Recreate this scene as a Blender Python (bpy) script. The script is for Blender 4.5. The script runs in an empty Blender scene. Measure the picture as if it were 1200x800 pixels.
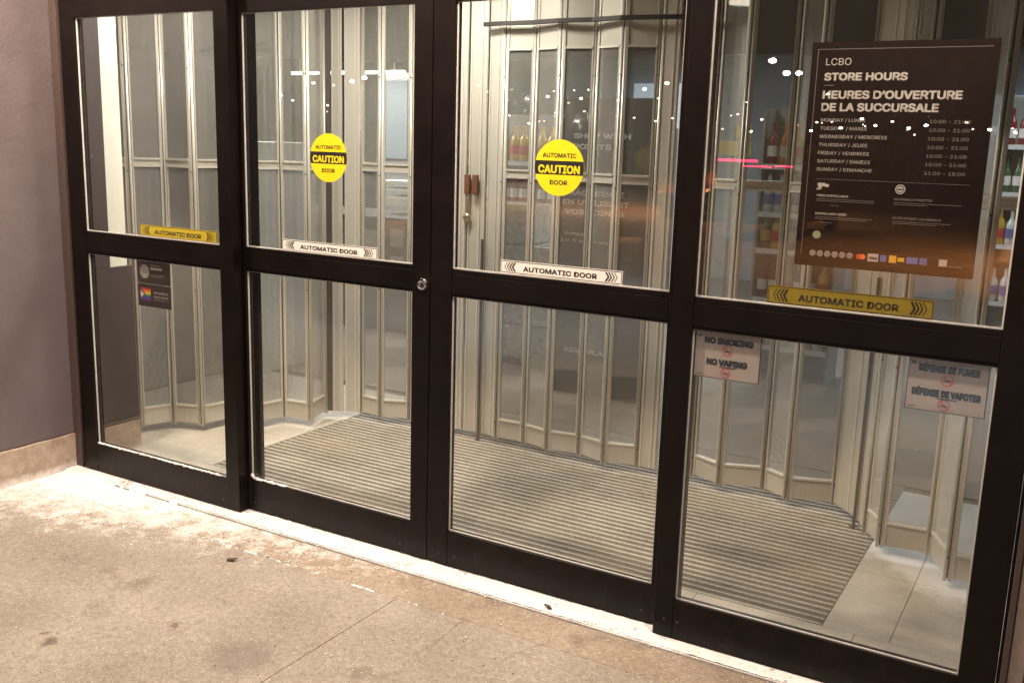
import bpy, bmesh, math, random
from mathutils import Vector, Matrix, noise
random.seed(7)
S = bpy.context.scene
COL = S.collection
PI = math.pi
# ------------------------------------------------------------------ camera
cam = bpy.data.cameras.new("camera")
cam.sensor_width = 36.0
cam.lens = 36.0 * 1153.4 / 1200.0
cam.clip_start = 0.05
cam.clip_end = 1500
camo = bpy.data.objects.new("camera", cam)
camo.location = (2.250, -3.146, 1.747)
camo.rotation_euler = (math.radians(78.584), math.radians(-1.689), math.radians(30.554))
COL.objects.link(camo)
S.camera = camo
# ------------------------------------------------------------------ world (night sky)
W = bpy.data.worlds.new("World")
S.world = W
W.use_nodes = True
bg = W.node_tree.nodes["Background"]
bg.inputs[0].default_value = (0.10, 0.13, 0.20, 1)
bg.inputs[1].default_value = 0.055
# ------------------------------------------------------------------ exposure
S.view_settings.view_transform = 'Standard'
S.view_settings.look = 'None'
S.view_settings.exposure = 0.0
S.view_settings.gamma = 1.0
S.cycles.transparent_max_bounces = 32
S.cycles.max_bounces = 8
S.cycles.use_denoising = True


# ------------------------------------------------------------------ light lamps (each sits in a fixture built below)
def area(name, loc, size, power, color, spread=180, rot=(0, 0, 0)):
    l = bpy.data.lights.new(name, 'AREA')
    l.shape = 'DISK'
    l.size = size
    l.energy = power
    l.color = color
    l.spread = math.radians(spread)
    o = bpy.data.objects.new(name, l)
    o.location = loc
    o.rotation_euler = rot
    COL.objects.link(o)
    return o


SOFFIT = 3.1
DOWN = [(-1.75, -0.62), (0.1, -0.62), (1.85, -0.62), (-1.6, -1.7), (0.9, -1.9)]
for (x, y), p in zip(DOWN, (64, 64, 46, 31, 26)):
    area('downlight_lamp', (x, y, SOFFIT - 0.02), 0.13, p, (1.0, 0.80, 0.63), 160)
area('vestibule_lamp', (-0.80, 0.98, 2.78), 0.36, 34, (1.0, 0.94, 0.83), 165)
area('vestibule_lamp', (-1.75, 0.50, 2.78), 0.3, 17, (1.0, 0.95, 0.86), 160)  # added fill lamp that lifts the left end of the vestibule
area('store_lamp', (-4.2, 4.2, 3.0), 1.2, 190, (1.0, 0.95, 0.88))
area('store_lamp', (-0.6, 5.2, 3.0), 1.2, 130, (0.92, 0.96, 1.0))
area('store_lamp', (2.6, 5.6, 3.0), 1.2, 55, (0.85, 0.95, 1.0))
area('store_lamp', (-0.7, 2.52, 3.1), 0.4, 34, (1.0, 0.93, 0.85))  # added lamp that brightens the face of the points panel


# ------------------------------------------------------------------ materials
def newmat(name):
    m = bpy.data.materials.new(name)
    m.use_nodes = True
    nt = m.node_tree
    return m, nt, nt.nodes["Principled BSDF"]


def N(nt, t, **kw):
    n = nt.nodes.new(t)
    for k, v in kw.items():
        setattr(n, k, v)
    return n


def noise_tex(nt, scale, detail=4, rough=0.6, vec=None):
    n = N(nt, 'ShaderNodeTexNoise')
    n.inputs['Scale'].default_value = scale
    n.inputs['Detail'].default_value = detail
    n.inputs['Roughness'].default_value = rough
    if vec is not None:
        nt.links.new(vec, n.inputs['Vector'])
    return n.outputs['Fac']


def ramp(nt, fac, stops):
    r = N(nt, 'ShaderNodeValToRGB')
    e = r.color_ramp.elements
    e[0].position, e[0].color = stops[0][0], (*stops[0][1], 1)
    e[1].position, e[1].color = stops[-1][0], (*stops[-1][1], 1)
    for p, c in stops[1:-1]:
        k = e.new(p)
        k.color = (*c, 1)
    nt.links.new(fac, r.inputs[0])
    return r.outputs[0]


def mixc(nt, fac, a, b, mode='MIX'):
    m = N(nt, 'ShaderNodeMix', data_type='RGBA', blend_type=mode)
    for sock, v in ((m.inputs[0], fac), (m.inputs[6], a), (m.inputs[7], b)):
        if isinstance(v, (int, float)):
            sock.default_value = v
        elif isinstance(v, tuple):
            sock.default_value = (*v, 1)
        else:
            nt.links.new(v, sock)
    return m.outputs[2]


def bump(nt, bsdf, h, strength, dist=0.002):
    b = N(nt, 'ShaderNodeBump')
    b.inputs['Strength'].default_value = strength
    b.inputs['Distance'].default_value = dist
    nt.links.new(h, b.inputs['Height'])
    nt.links.new(b.outputs[0], bsdf.inputs['Normal'])


def pos(nt):
    return N(nt, 'ShaderNodeNewGeometry').outputs['Position']


def math_n(nt, op, a, b=None, clamp=False):
    m = N(nt, 'ShaderNodeMath', operation=op)
    m.use_clamp = clamp
    for i, v in enumerate((a, b)):
        if v is None:
            continue
        if isinstance(v, (int, float)):
            m.inputs[i].default_value = v
        else:
            nt.links.new(v, m.inputs[i])
    return m.outputs[0]


def simple(name, col, rough=0.5, metal=0.0, var=0.12, scale=30, bmp=0.15, coat=0.0):
    m, nt, b = newmat(name)
    p = pos(nt)
    f = noise_tex(nt, scale, 4, 0.6, p)
    c = ramp(nt, f, [(0.3, tuple(v * (1 - var) for v in col)), (0.7, tuple(min(1, v * (1 + var)) for v in col))])
    nt.links.new(c, b.inputs['Base Color'])
    b.inputs['Metallic'].default_value = metal
    r = N(nt, 'ShaderNodeMapRange')
    nt.links.new(f, r.inputs[0])
    r.inputs[3].default_value = max(0.03, rough - 0.1)
    r.inputs[4].default_value = min(1, rough + 0.1)
    nt.links.new(r.outputs[0], b.inputs['Roughness'])
    if bmp:
        bump(nt, b, noise_tex(nt, scale * 8, 3, 0.6, p), bmp, 0.001)
    return m


def emit(name, col, strength, sample=True):
    m, nt, b = newmat(name)
    b.inputs['Base Color'].default_value = (*col, 1)
    b.inputs['Emission Color'].default_value = (*col, 1)
    b.inputs['Emission Strength'].default_value = strength
    if not sample:
        m.cycles.emission_sampling = 'NONE'
    return m


def bronze_mat():
    """dark bronze anodised frame with salt spray specks and wipes near the bottom"""
    m, nt, b = newmat('dark_bronze_frame')
    p = pos(nt)
    f = noise_tex(nt, 7, 5, 0.6, p)
    base = ramp(nt, f, [(0.3, (0.0045, 0.0028, 0.0026)), (0.7, (0.009, 0.006, 0.0055))])
    sp = noise_tex(nt, 170, 2, 0.5, p)
    spk = ramp(nt, sp, [(0.72, (0, 0, 0)), (0.77, (1, 1, 1))])
    xyz = N(nt, 'ShaderNodeSeparateXYZ')
    nt.links.new(p, xyz.inputs[0])
    low = N(nt, 'ShaderNodeMapRange')
    nt.links.new(xyz.outputs[2], low.inputs[0])
    low.inputs[1].default_value = 0.0
    low.inputs[2].default_value = 0.5
    low.inputs[3].default_value = 0.6
    low.inputs[4].default_value = 0.01
    k = math_n(nt, 'MULTIPLY', spk, low.outputs[0])
    smear = ramp(nt, noise_tex(nt, 14, 6, 0.75, p), [(0.55, (0, 0, 0)), (0.8, (1, 1, 1))])
    k2 = math_n(nt, 'MULTIPLY', smear, math_n(nt, 'MULTIPLY', low.outputs[0], 0.25))
    k3 = math_n(nt, 'ADD', k, k2, True)
    c = mixc(nt, k3, base, (0.16, 0.135, 0.12))
    nt.links.new(c, b.inputs['Base Color'])
    b.inputs['Roughness'].default_value = 0.34
    b.inputs['Specular IOR Level'].default_value = 0.2
    bump(nt, b, noise_tex(nt, 300, 2, 0.5, p), 0.06, 0.001)
    return m


def glass_mat(name, tint=(0.94, 0.96, 0.94), haze=0.03, k0=0.045, hazecol=(0.7, 0.68, 0.62)):
    """clear pane: what lies behind, a Fresnel mirror on top, thin uneven dust film"""
    m, nt, b = newmat(name)
    nt.nodes.remove(b)
    out = nt.nodes['Material Output']
    tr = N(nt, 'ShaderNodeBsdfTransparent')
    tr.inputs[0].default_value = (*tint, 1)
    gl = N(nt, 'ShaderNodeBsdfGlossy')
    gl.inputs['Roughness'].default_value = 0.0
    gl.inputs['Color'].default_value = (1, 1, 1, 1)
    df = N(nt, 'ShaderNodeBsdfDiffuse')
    df.inputs[0].default_value = (*hazecol, 1)
    lw = N(nt, 'ShaderNodeLayerWeight')
    lw.inputs[0].default_value = 0.5
    f5 = math_n(nt, 'POWER', lw.outputs['Facing'], 5)
    fr = math_n(nt, 'ADD', math_n(nt, 'MULTIPLY', f5, 1 - k0), k0)
    p = pos(nt)
    dust = ramp(nt, noise_tex(nt, 3.5, 8, 0.7, p), [(0.35, (0.25,) * 3), (0.75, (1,) * 3)])
    spots = ramp(nt, noise_tex(nt, 130, 1, 0.4, p), [(0.78, (0,) * 3), (0.80, (1,) * 3)])
    dustf = math_n(nt, 'ADD', math_n(nt, 'MULTIPLY', dust, haze), math_n(nt, 'MULTIPLY', spots, haze * 2), True)
    m1 = N(nt, 'ShaderNodeMixShader')
    nt.links.new(dustf, m1.inputs[0])
    nt.links.new(tr.outputs[0], m1.inputs[1])
    nt.links.new(df.outputs[0], m1.inputs[2])
    m2 = N(nt, 'ShaderNodeMixShader')
    nt.links.new(fr, m2.inputs[0])
    nt.links.new(m1.outputs[0], m2.inputs[1])
    nt.links.new(gl.outputs[0], m2.inputs[2])
    nt.links.new(m2.outputs[0], out.inputs[0])
    return m


def infill_mat(name, base, graz, rough=0.03, gloss=0.07):
    """perforated, slightly milky gate infill: rows of small holes, more solid when seen at a slant"""
    m, nt, b = newmat(name)
    nt.nodes.remove(b)
    out = nt.nodes['Material Output']
    tr = N(nt, 'ShaderNodeBsdfTransparent')
    tr.inputs[0].default_value = (0.96, 0.965, 0.955, 1)
    df = N(nt, 'ShaderNodeBsdfDiffuse')
    df.inputs[0].default_value = (0.60, 0.585, 0.53, 1)
    gl = N(nt, 'ShaderNodeBsdfGlossy')
    gl.inputs['Roughness'].default_value = rough
    lw = N(nt, 'ShaderNodeLayerWeight')
    lw.inputs[0].default_value = 0.5
    uv = N(nt, 'ShaderNodeUVMap')
    sep = N(nt, 'ShaderNodeSeparateXYZ')
    nt.links.new(uv.outputs[0], sep.inputs[0])
    # rows of dots, pitch 9 mm
    sx = math_n(nt, 'SINE', math_n(nt, 'MULTIPLY', sep.outputs[0], 2 * PI / 0.009))
    sz = math_n(nt, 'SINE', math_n(nt, 'MULTIPLY', sep.outputs[1], 2 * PI / 0.009))
    dots = math_n(nt, 'MULTIPLY', sx, sz)
    dots = math_n(nt, 'ADD', math_n(nt, 'MULTIPLY', dots, 0.6), 1.0)
    f2 = math_n(nt, 'POWER', lw.outputs['Facing'], 2.0)
    wob = ramp(nt, noise_tex(nt, 4, 3, 0.6, pos(nt)), [(0.3, (0.8,) * 3), (0.7, (1.2,) * 3)])
    fac = math_n(nt, 'ADD', math_n(nt, 'MULTIPLY', f2, graz), base)
    fac = math_n(nt, 'MULTIPLY', math_n(nt, 'MULTIPLY', fac, dots), wob, True)
    m1 = N(nt, 'ShaderNodeMixShader')
    nt.links.new(fac, m1.inputs[0])
    nt.links.new(tr.outputs[0], m1.inputs[1])
    nt.links.new(df.outputs[0], m1.inputs[2])
    f5 = math_n(nt, 'POWER', lw.outputs['Facing'], 4)
    fr = math_n(nt, 'ADD', math_n(nt, 'MULTIPLY', f5, 0.8), gloss, True)
    m2 = N(nt, 'ShaderNodeMixShader')
    nt.links.new(fr, m2.inputs[0])
    nt.links.new(m1.outputs[0], m2.inputs[1])
    nt.links.new(gl.outputs[0], m2.inputs[2])
    nt.links.new(m2.outputs[0], out.inputs[0])
    return m


STAINS = [(-1.352, -0.831, .020, .85), (-0.70, -1.235, .040, .8), (-0.75, -1.20, .022, .7), (-0.43, -0.896, .026, .7), (-0.07, -0.93, .17, .4), (-1.15, -0.75, .26, .2), (-0.95, -1.15, .22, .15)]


def concrete_mat(name, dark, light, stain, dusty=True, broom=0.0):
    m, nt, b = newmat(name)
    p = pos(nt)
    big = noise_tex(nt, 1.7, 6, 0.62, p)
    c = ramp(nt, big, [(0.3, dark), (0.68, light)])
    st = ramp(nt, noise_tex(nt, 3.3, 3, 0.5, p), [(0.60, (0,) * 3), (0.72, (1,) * 3)])
    c = mixc(nt, math_n(nt, 'MULTIPLY', st, 0.6), c, stain)
    mid = ramp(nt, noise_tex(nt, 38, 6, 0.8, p), [(0.3, (0.60,) * 3), (0.7, (1.28,) * 3)])
    c = mixc(nt, 0.85, c, mid, 'MULTIPLY')
    # aggregate and grit
    v = N(nt, 'ShaderNodeTexVoronoi')
    v.inputs['Scale'].default_value = 160
    nt.links.new(p, v.inputs['Vector'])
    vc = N(nt, 'ShaderNodeSeparateColor')
    nt.links.new(v.outputs['Color'], vc.inputs[0])
    dk = math_n(nt, 'MULTIPLY', math_n(nt, 'GREATER_THAN', vc.outputs[0], 0.84), math_n(nt, 'LESS_THAN', v.outputs['Distance'], 0.36))
    lt = math_n(nt, 'MULTIPLY', math_n(nt, 'GREATER_THAN', vc.outputs[1], 0.86), math_n(nt, 'LESS_THAN', v.outputs['Distance'], 0.34))
    c = mixc(nt, math_n(nt, 'MULTIPLY', dk, 0.8), c, (0.07, 0.055, 0.05))
    c = mixc(nt, math_n(nt, 'MULTIPLY', lt, 0.7), c, (0.6, 0.56, 0.5))
    wob = N(nt, 'ShaderNodeVectorMath', operation='MULTIPLY_ADD')
    nzc = N(nt, 'ShaderNodeTexNoise')
    nzc.inputs['Scale'].default_value = 22
    nzc.inputs['Detail'].default_value = 5
    nt.links.new(p, nzc.inputs['Vector'])
    nt.links.new(nzc.outputs['Color'], wob.inputs[0])
    wob.inputs[1].default_value = (0.11, 0.11, 0.11)
    nt.links.new(p, wob.inputs[2])
    for (sx_, sy_, rad, amt) in STAINS:
        dn = N(nt, 'ShaderNodeVectorMath', operation='DISTANCE')
        nt.links.new(wob.outputs[0], dn.inputs[0])
        dn.inputs[1].default_value = (sx_ + .055, sy_ + .055, .055)
        mr = N(nt, 'ShaderNodeMapRange', interpolation_type='SMOOTHSTEP')
        nt.links.new(dn.outputs['Value'], mr.inputs[0])
        mr.inputs[1].default_value = rad * .3
        mr.inputs[2].default_value = rad
        mr.inputs[3].default_value = amt
        mr.inputs[4].default_value = 0
        c = mixc(nt, mr.outputs[0], c, tuple(v * .6 for v in stain))
    sep = N(nt, 'ShaderNodeSeparateXYZ')
    nt.links.new(p, sep.inputs[0])
    if dusty:
        # blown snow dust that thins out away from the door and from the left corner
        r1 = N(nt, 'ShaderNodeMapRange')
        nt.links.new(math_n(nt, 'ADD', math_n(nt, 'MULTIPLY', sep.outputs[1], -1.0), math_n(nt, 'MULTIPLY', math_n(nt, 'ADD', sep.outputs[0], 2.2), 0.30)), r1.inputs[0])
        r1.inputs[1].default_value = 0.10
        r1.inputs[2].default_value = 1.12
        r1.inputs[3].default_value = 1.0
        r1.inputs[4].default_value = 0.0
        nz = noise_tex(nt, 9, 8, 0.78, p)
        nf = noise_tex(nt, 120, 3, 0.7, p)
        k = math_n(nt, 'ADD', math_n(nt, 'ADD', math_n(nt, 'MULTIPLY', nz, 1.5), math_n(nt, 'MULTIPLY', nf, 0.9)), math_n(nt, 'SUBTRACT', math_n(nt, 'MULTIPLY', r1.outputs[0], 1.0), 1.57))
        k = math_n(nt, 'MULTIPLY', k, 2.6, True)
        c = mixc(nt, math_n(nt, 'MULTIPLY', k, 0.85), c, (0.78, 0.76, 0.74))
        fine = ramp(nt, noise_tex(nt, 70, 4, 0.8, p), [(0.62, (0,) * 3), (0.75, (1,) * 3)])
        c = mixc(nt, math_n(nt, 'MULTIPLY', fine, 0.22), c, (0.62, 0.58, 0.54))
    nt.links.new(c, b.inputs['Base Color'])
    b.inputs['Roughness'].default_value = 0.85
    h = math_n(nt, 'ADD', noise_tex(nt, 220, 4, 0.7, p), math_n(nt, 'MULTIPLY', noise_tex(nt, 25, 4, 0.6, p), 1.5))
    bump(nt, b, h, 0.5, 0.003)
    return m


def stucco_mat():
    m, nt, b = newmat('grey_stucco')
    p = pos(nt)
    c = ramp(nt, noise_tex(nt, 2.2, 5, 0.6, p), [(0.3, (0.102, 0.080, 0.086)), (0.7, (0.138, 0.110, 0.117))])
    nt.links.new(c, b.inputs['Base Color'])
    b.inputs['Roughness'].default_value = 0.75
    h = math_n(nt, 'ADD', noise_tex(nt, 55, 4, 0.6, p), math_n(nt, 'MULTIPLY', noise_tex(nt, 9, 3, 0.6, p), 2.0))
    bump(nt, b, h, 0.42, 0.004)
    return m


def sep_z(nt, sp):
    return math_n(nt, 'MULTIPLY', sp.outputs[2], 1.0)


def stone_mat():
    m, nt, b = newmat('tan_stone_base')
    p = pos(nt)
    c = ramp(nt, noise_tex(nt, 6, 7, 0.7, p), [(0.25, (0.20, 0.135, 0.09)), (0.5, (0.37, 0.285, 0.22)), (0.72, (0.52, 0.43, 0.355))])
    mp = N(nt, 'ShaderNodeMapping')
    mp.inputs['Scale'].default_value = (1, 12, 1.0)
    nt.links.new(p, mp.inputs[0])
    rust = ramp(nt, noise_tex(nt, 1.3, 4, 0.6, mp.outputs[0]), [(0.6, (0,) * 3), (0.7, (1,) * 3)])
    c = mixc(nt, math_n(nt, 'MULTIPLY', rust, 0.6), c, (0.17, 0.085, 0.03))
    fine = ramp(nt, noise_tex(nt, 70, 5, 0.8, p), [(0.35, (0.75,) * 3), (0.7, (1.15,) * 3)])
    c = mixc(nt, 0.8, c, fine, 'MULTIPLY')
    sp_ = N(nt, 'ShaderNodeSeparateXYZ')
    nt.links.new(p, sp_.inputs[0])
    sl = math_n(nt, 'MULTIPLY', math_n(nt, 'SUBTRACT', math_n(nt, 'MULTIPLY', noise_tex(nt, 25, 5, 0.7, p), 0.09), sep_z(nt, sp_)), 25, True)
    c = mixc(nt, math_n(nt, 'MULTIPLY', sl, 0.8), c, (0.75, 0.73, 0.71))
    nt.links.new(c, b.inputs['Base Color'])
    b.inputs['Roughness'].default_value = 0.8
    bump(nt, b, noise_tex(nt, 90, 5, 0.7, p), 0.4, 0.004)
    return m


def snow_mat():
    m, nt, b = newmat('snow')
    p = pos(nt)
    c = ramp(nt, noise_tex(nt, 60, 5, 0.7, p), [(0.3, (0.66, 0.63, 0.62)), (0.6, (0.86, 0.85, 0.85))])
    nt.links.new(c, b.inputs['Base Color'])
    b.inputs['Roughness'].default_value = 0.65
    bump(nt, b, noise_tex(nt, 260, 4, 0.7, p), 0.7, 0.004)
    return m


def brushed(name, col, rough=0.42, metal=0.55):
    m, nt, b = newmat(name)
    p = pos(nt)
    mp = N(nt, 'ShaderNodeMapping')
    mp.inputs['Scale'].default_value = (60, 60, 1.2)
    nt.links.new(p, mp.inputs[0])
    f = noise_tex(nt, 2.0, 4, 0.6, mp.outputs[0])
    c = ramp(nt, f, [(0.3, tuple(v * 0.965 for v in col)), (0.7, tuple(min(1, v * 1.03) for v in col))])
    nt.links.new(c, b.inputs['Base Color'])
    b.inputs['Metallic'].default_value = metal
    b.inputs['Roughness'].default_value = rough
    bump(nt, b, f, 0.08, 0.001)
    return m


def mat_floor_mat(name, a, bcol, dust):
    """walk-off mat: dust and dried salt in broad patches"""
    m, nt, b = newmat(name)
    p = pos(nt)
    f = noise_tex(nt, 3.0, 7, 0.7, p)
    c = ramp(nt, f, [(0.35, a), (0.7, bcol)])
    g = ramp(nt, noise_tex(nt, 60, 4, 0.7, p), [(0.3, (0.7,) * 3), (0.7, (1.25,) * 3)])
    c = mixc(nt, 0.8, c, g, 'MULTIPLY')
    d = ramp(nt, noise_tex(nt, 1.6, 5, 0.65, p), [(0.48, (0,) * 3), (0.68, (1,) * 3)])
    c = mixc(nt, math_n(nt, 'MULTIPLY', d, 0.5), c, dust)
    nt.links.new(c, b.inputs['Base Color'])
    b.inputs['Roughness'].default_value = 0.7
    bump(nt, b, noise_tex(nt, 250, 3, 0.6, p), 0.4, 0.002)
    return m


M = {}
M['bronze'] = bronze_mat()
M['trim'] = simple('brown_trim', (0.075, 0.052, 0.048), 0.45)
M['glass'] = glass_mat('door_glass', tint=(0.985, 0.985, 0.978), haze=0.004)
M['gasket'] = simple('pale_gasket', (0.50, 0.49, 0.47), 0.45)
M['infill'] = infill_mat('perforated_infill', 0.16, 0.75, gloss=0.07)
M['gate'] = brushed('gate_aluminium', (0.56, 0.525, 0.45), 0.42, 0.25)
M['gate_bead'] = brushed('gate_bead_highlight', (0.74, 0.71, 0.63), 0.33, 0.35)  # bead and post highlights are put into this paler colour
M['gate_dark'] = simple('gate_dark_metal_and_gap_shade', (0.09, 0.08, 0.065), 0.6)  # dark fittings; also painted shade in the hinge gaps
M['concrete'] = concrete_mat('sidewalk_concrete', (0.232, 0.196, 0.163), (0.325, 0.284, 0.240), (0.110, 0.088, 0.070))
M['gutter'] = concrete_mat('gutter_concrete', (0.22, 0.172, 0.128), (0.33, 0.272, 0.212), (0.13, 0.095, 0.068))
M['asphalt'] = concrete_mat('asphalt', (0.10, 0.095, 0.09), (0.20, 0.19, 0.18), (0.05, 0.05, 0.05), dusty=False)
M['stucco'] = stucco_mat()
M['stone'] = stone_mat()
M['snow'] = snow_mat()
M['tile'] = simple('vestibule_tile', (0.52, 0.47, 0.39), 0.45, var=0.10, scale=5, bmp=0.08)
def tile_mat():
    m, nt, b = newmat('vestibule_tile_dusted')
    p = pos(nt)
    c = ramp(nt, noise_tex(nt, 5, 6, 0.65, p), [(0.3, (0.44, 0.40, 0.33)), (0.7, (0.60, 0.56, 0.48))])
    sep = N(nt, 'ShaderNodeSeparateXYZ')
    nt.links.new(p, sep.inputs[0])
    # blown snow dust: along the gate foot on the right and over the left corner
    f = math_n(nt, 'ADD', math_n(nt, 'MULTIPLY', math_n(nt, 'SUBTRACT', sep.outputs[0], 1.5), 0.66), math_n(nt, 'MULTIPLY', math_n(nt, 'SUBTRACT', sep.outputs[1], 1.42), 0.75))
    f = math_n(nt, 'ADD', f, math_n(nt, 'MULTIPLY', noise_tex(nt, 7, 5, 0.7, p), 0.30))
    r = N(nt, 'ShaderNodeMapRange')
    nt.links.new(f, r.inputs[0])
    r.inputs[1].default_value = 0.00
    r.inputs[2].default_value = 0.10
    c = mixc(nt, math_n(nt, 'MULTIPLY', r.outputs[0], 0.8), c, (0.80, 0.79, 0.77))
    g = ramp(nt, noise_tex(nt, 45, 5, 0.8, p), [(0.35, (0.85,) * 3), (0.7, (1.1,) * 3)])
    c = mixc(nt, 0.7, c, g, 'MULTIPLY')
    nt.links.new(c, b.inputs['Base Color'])
    b.inputs['Roughness'].default_value = 0.5
    bump(nt, b, noise_tex(nt, 120, 3, 0.6, p), 0.15, 0.001)
    return m


M['tile'] = tile_mat()
M['store_floor'] = simple('store_floor', (0.20, 0.17, 0.14), 0.35, scale=4)
M['white'] = simple('white_paint', (0.80, 0.78, 0.70), 0.5, var=0.03)
M['darkwall'] = simple('dark_vestibule_wall', (0.055, 0.042, 0.040), 0.55)
M['bulkhead'] = simple('grey_bulkhead', (0.10, 0.092, 0.085), 0.6)
M['bluewall'] = simple('blue_grey_store_wall', (0.34, 0.40, 0.44), 0.7, scale=3)
M['ceiling'] = simple('store_ceiling', (0.30, 0.32, 0.33), 0.8, scale=3)
M['bars'] = mat_floor_mat('mat_aluminium_bars', (0.42, 0.395, 0.335), (0.56, 0.53, 0.46), (0.42, 0.35, 0.24))
M['carpet'] = mat_floor_mat('mat_carpet_inserts', (0.11, 0.10, 0.082), (0.19, 0.175, 0.145), (0.27, 0.225, 0.16))
M['yellow'] = simple('yellow_vinyl', (0.72, 0.60, 0.012), 0.4, var=0.06)
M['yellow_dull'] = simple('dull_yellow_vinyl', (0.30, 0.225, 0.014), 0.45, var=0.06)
M['black'] = simple('black_print', (0.012, 0.011, 0.010), 0.5)
M['yellow_bright'] = simple('bright_yellow_strip', (0.66, 0.50, 0.02), 0.45, var=0.06)
M['white_vinyl'] = simple('white_vinyl', (0.78, 0.76, 0.72), 0.45, var=0.04)
M['paper'] = simple('off_white_paper', (0.43, 0.365, 0.32), 0.6, var=0.05)
M['sign_brown'] = simple('dark_brown_sign', (0.012, 0.0062, 0.005), 0.45, var=0.1)
M['sign_brown'].node_tree.nodes['Principled BSDF'].inputs['Specular IOR Level'].default_value = 0.15
M['sign_text'] = simple('pale_sign_print', (0.42, 0.385, 0.355), 0.5, var=0.05)
M['sign_dim'] = simple('dim_sign_print', (0.17, 0.145, 0.13), 0.5, var=0.05)
M['red'] = simple('red_print', (0.55, 0.05, 0.04), 0.5)
M['orange'] = simple('orange_print', (0.75, 0.17, 0.03), 0.5)
M['gold'] = simple('gold_print', (0.65, 0.38, 0.03), 0.5)
M['blue'] = simple('blue_print', (0.10, 0.13, 0.34), 0.5)
M['green'] = simple('green_print', (0.22, 0.28, 0.12), 0.5)
M['chrome'] = simple('chrome', (0.75, 0.72, 0.68), 0.18, 1.0, bmp=0)
M['brass'] = simple('dull_brass', (0.52, 0.46, 0.36), 0.3, 0.9, bmp=0)
M['handle'] = simple('brown_handle', (0.16, 0.065, 0.035), 0.4)
M['alu'] = mat_floor_mat('frosted_aluminium', (0.50, 0.48, 0.46), (0.78, 0.76, 0.75), (0.80, 0.78, 0.77))
M['cable'] = simple('dark_track', (0.03, 0.025, 0.022), 0.5)


# ------------------------------------------------------------------ mesh helpers
def box(bm, x0, x1, y0, y1, z0, z1):
    vs = [bm.verts.new(p) for p in ((x0, y0, z0), (x1, y0, z0), (x1, y1, z0), (x0, y1, z0), (x0, y0, z1), (x1, y0, z1), (x1, y1, z1), (x0, y1, z1))]
    for f in ((0, 3, 2, 1), (4, 5, 6, 7), (0, 1, 5, 4), (1, 2, 6, 5), (2, 3, 7, 6), (3, 0, 4, 7)):
        bm.faces.new([vs[i] for i in f])


def cyl(bm, c, r, d, axis='Z', seg=20, r2=None):
    """cylinder from c along axis for length d"""
    r2 = r if r2 is None else r2
    a, b = [], []
    for i in range(seg):
        t = 2 * PI * i / seg
        u, v = math.cos(t), math.sin(t)
        if axis == 'Z':
            p, q = (c[0] + r * u, c[1] + r * v, c[2]), (c[0] + r2 * u, c[1] + r2 * v, c[2] + d)
        elif axis == 'Y':
            p, q = (c[0] + r * u, c[1], c[2] + r * v), (c[0] + r2 * u, c[1] + d, c[2] + r2 * v)
        else:
            p, q = (c[0], c[1] + r * u, c[2] + r * v), (c[0] + d, c[1] + r2 * u, c[2] + r2 * v)
        a.append(bm.verts.new(p))
        b.append(bm.verts.new(q))
    for i in range(seg):
        bm.faces.new((a[i], a[(i + 1) % seg], b[(i + 1) % seg], b[i]))
    bm.faces.new(a[::-1])
    bm.faces.new(b)


def lathe(bm, c, prof, seg=12):
    rings = []
    for r, z in prof:
        rings.append([bm.verts.new((c[0] + r * math.cos(2 * PI * i / seg), c[1] + r * math.sin(2 * PI * i / seg), c[2] + z)) for i in range(seg)])
    for A, B in zip(rings, rings[1:]):
        for i in range(seg):
            bm.faces.new((A[i], A[(i + 1) % seg], B[(i + 1) % seg], B[i]))
    bm.faces.new(rings[0][::-1])
    bm.faces.new(rings[-1])


def obj(name, bm, mat, parent=None, bev=0.0, kind=None, smooth=False, T=None):
    if T is not None:
        bm.transform(T)
    bmesh.ops.recalc_face_normals(bm, faces=bm.faces)
    me = bpy.data.meshes.new(name)
    bm.to_mesh(me)
    bm.free()
    if mat is not None:
        me.materials.append(mat)
    if smooth:
        for p in me.polygons:
            p.use_smooth = True
    o = bpy.data.objects.new(name, me)
    COL.objects.link(o)
    if parent is not None:
        o.parent = parent
        if parent.parent is None:
            o.matrix_parent_inverse = Matrix.Translation(-parent.location)
    if bev:
        md = o.modifiers.new('bevel', 'BEVEL')
        md.width = bev
        md.segments = 2
        md.limit_method = 'ANGLE'
    if kind:
        o['kind'] = kind
    return o


def B():
    return bmesh.new()


def bx(name, dims, mat, parent=None, bev=0.0, kind=None):
    bm = B()
    box(bm, *dims)
    return obj(name, bm, mat, parent, bev, kind)


def thing(name, label, cat, loc, group=None):
    o = bpy.data.objects.new(name, None)
    o.empty_display_size = 0.1
    o.location = loc
    COL.objects.link(o)
    o['label'] = label
    o['category'] = cat
    if group:
        o['group'] = group
    return o


def tag(o, label, cat, group=None):
    o['label'] = label
    o['category'] = cat
    if group:
        o['group'] = group
    return o


try:
    import os
    FONT = bpy.data.fonts.load(os.path.join(bpy.utils.system_resource('DATAFILES'), 'fonts', 'Inter.woff2'))
except Exception:
    FONT = None


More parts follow.
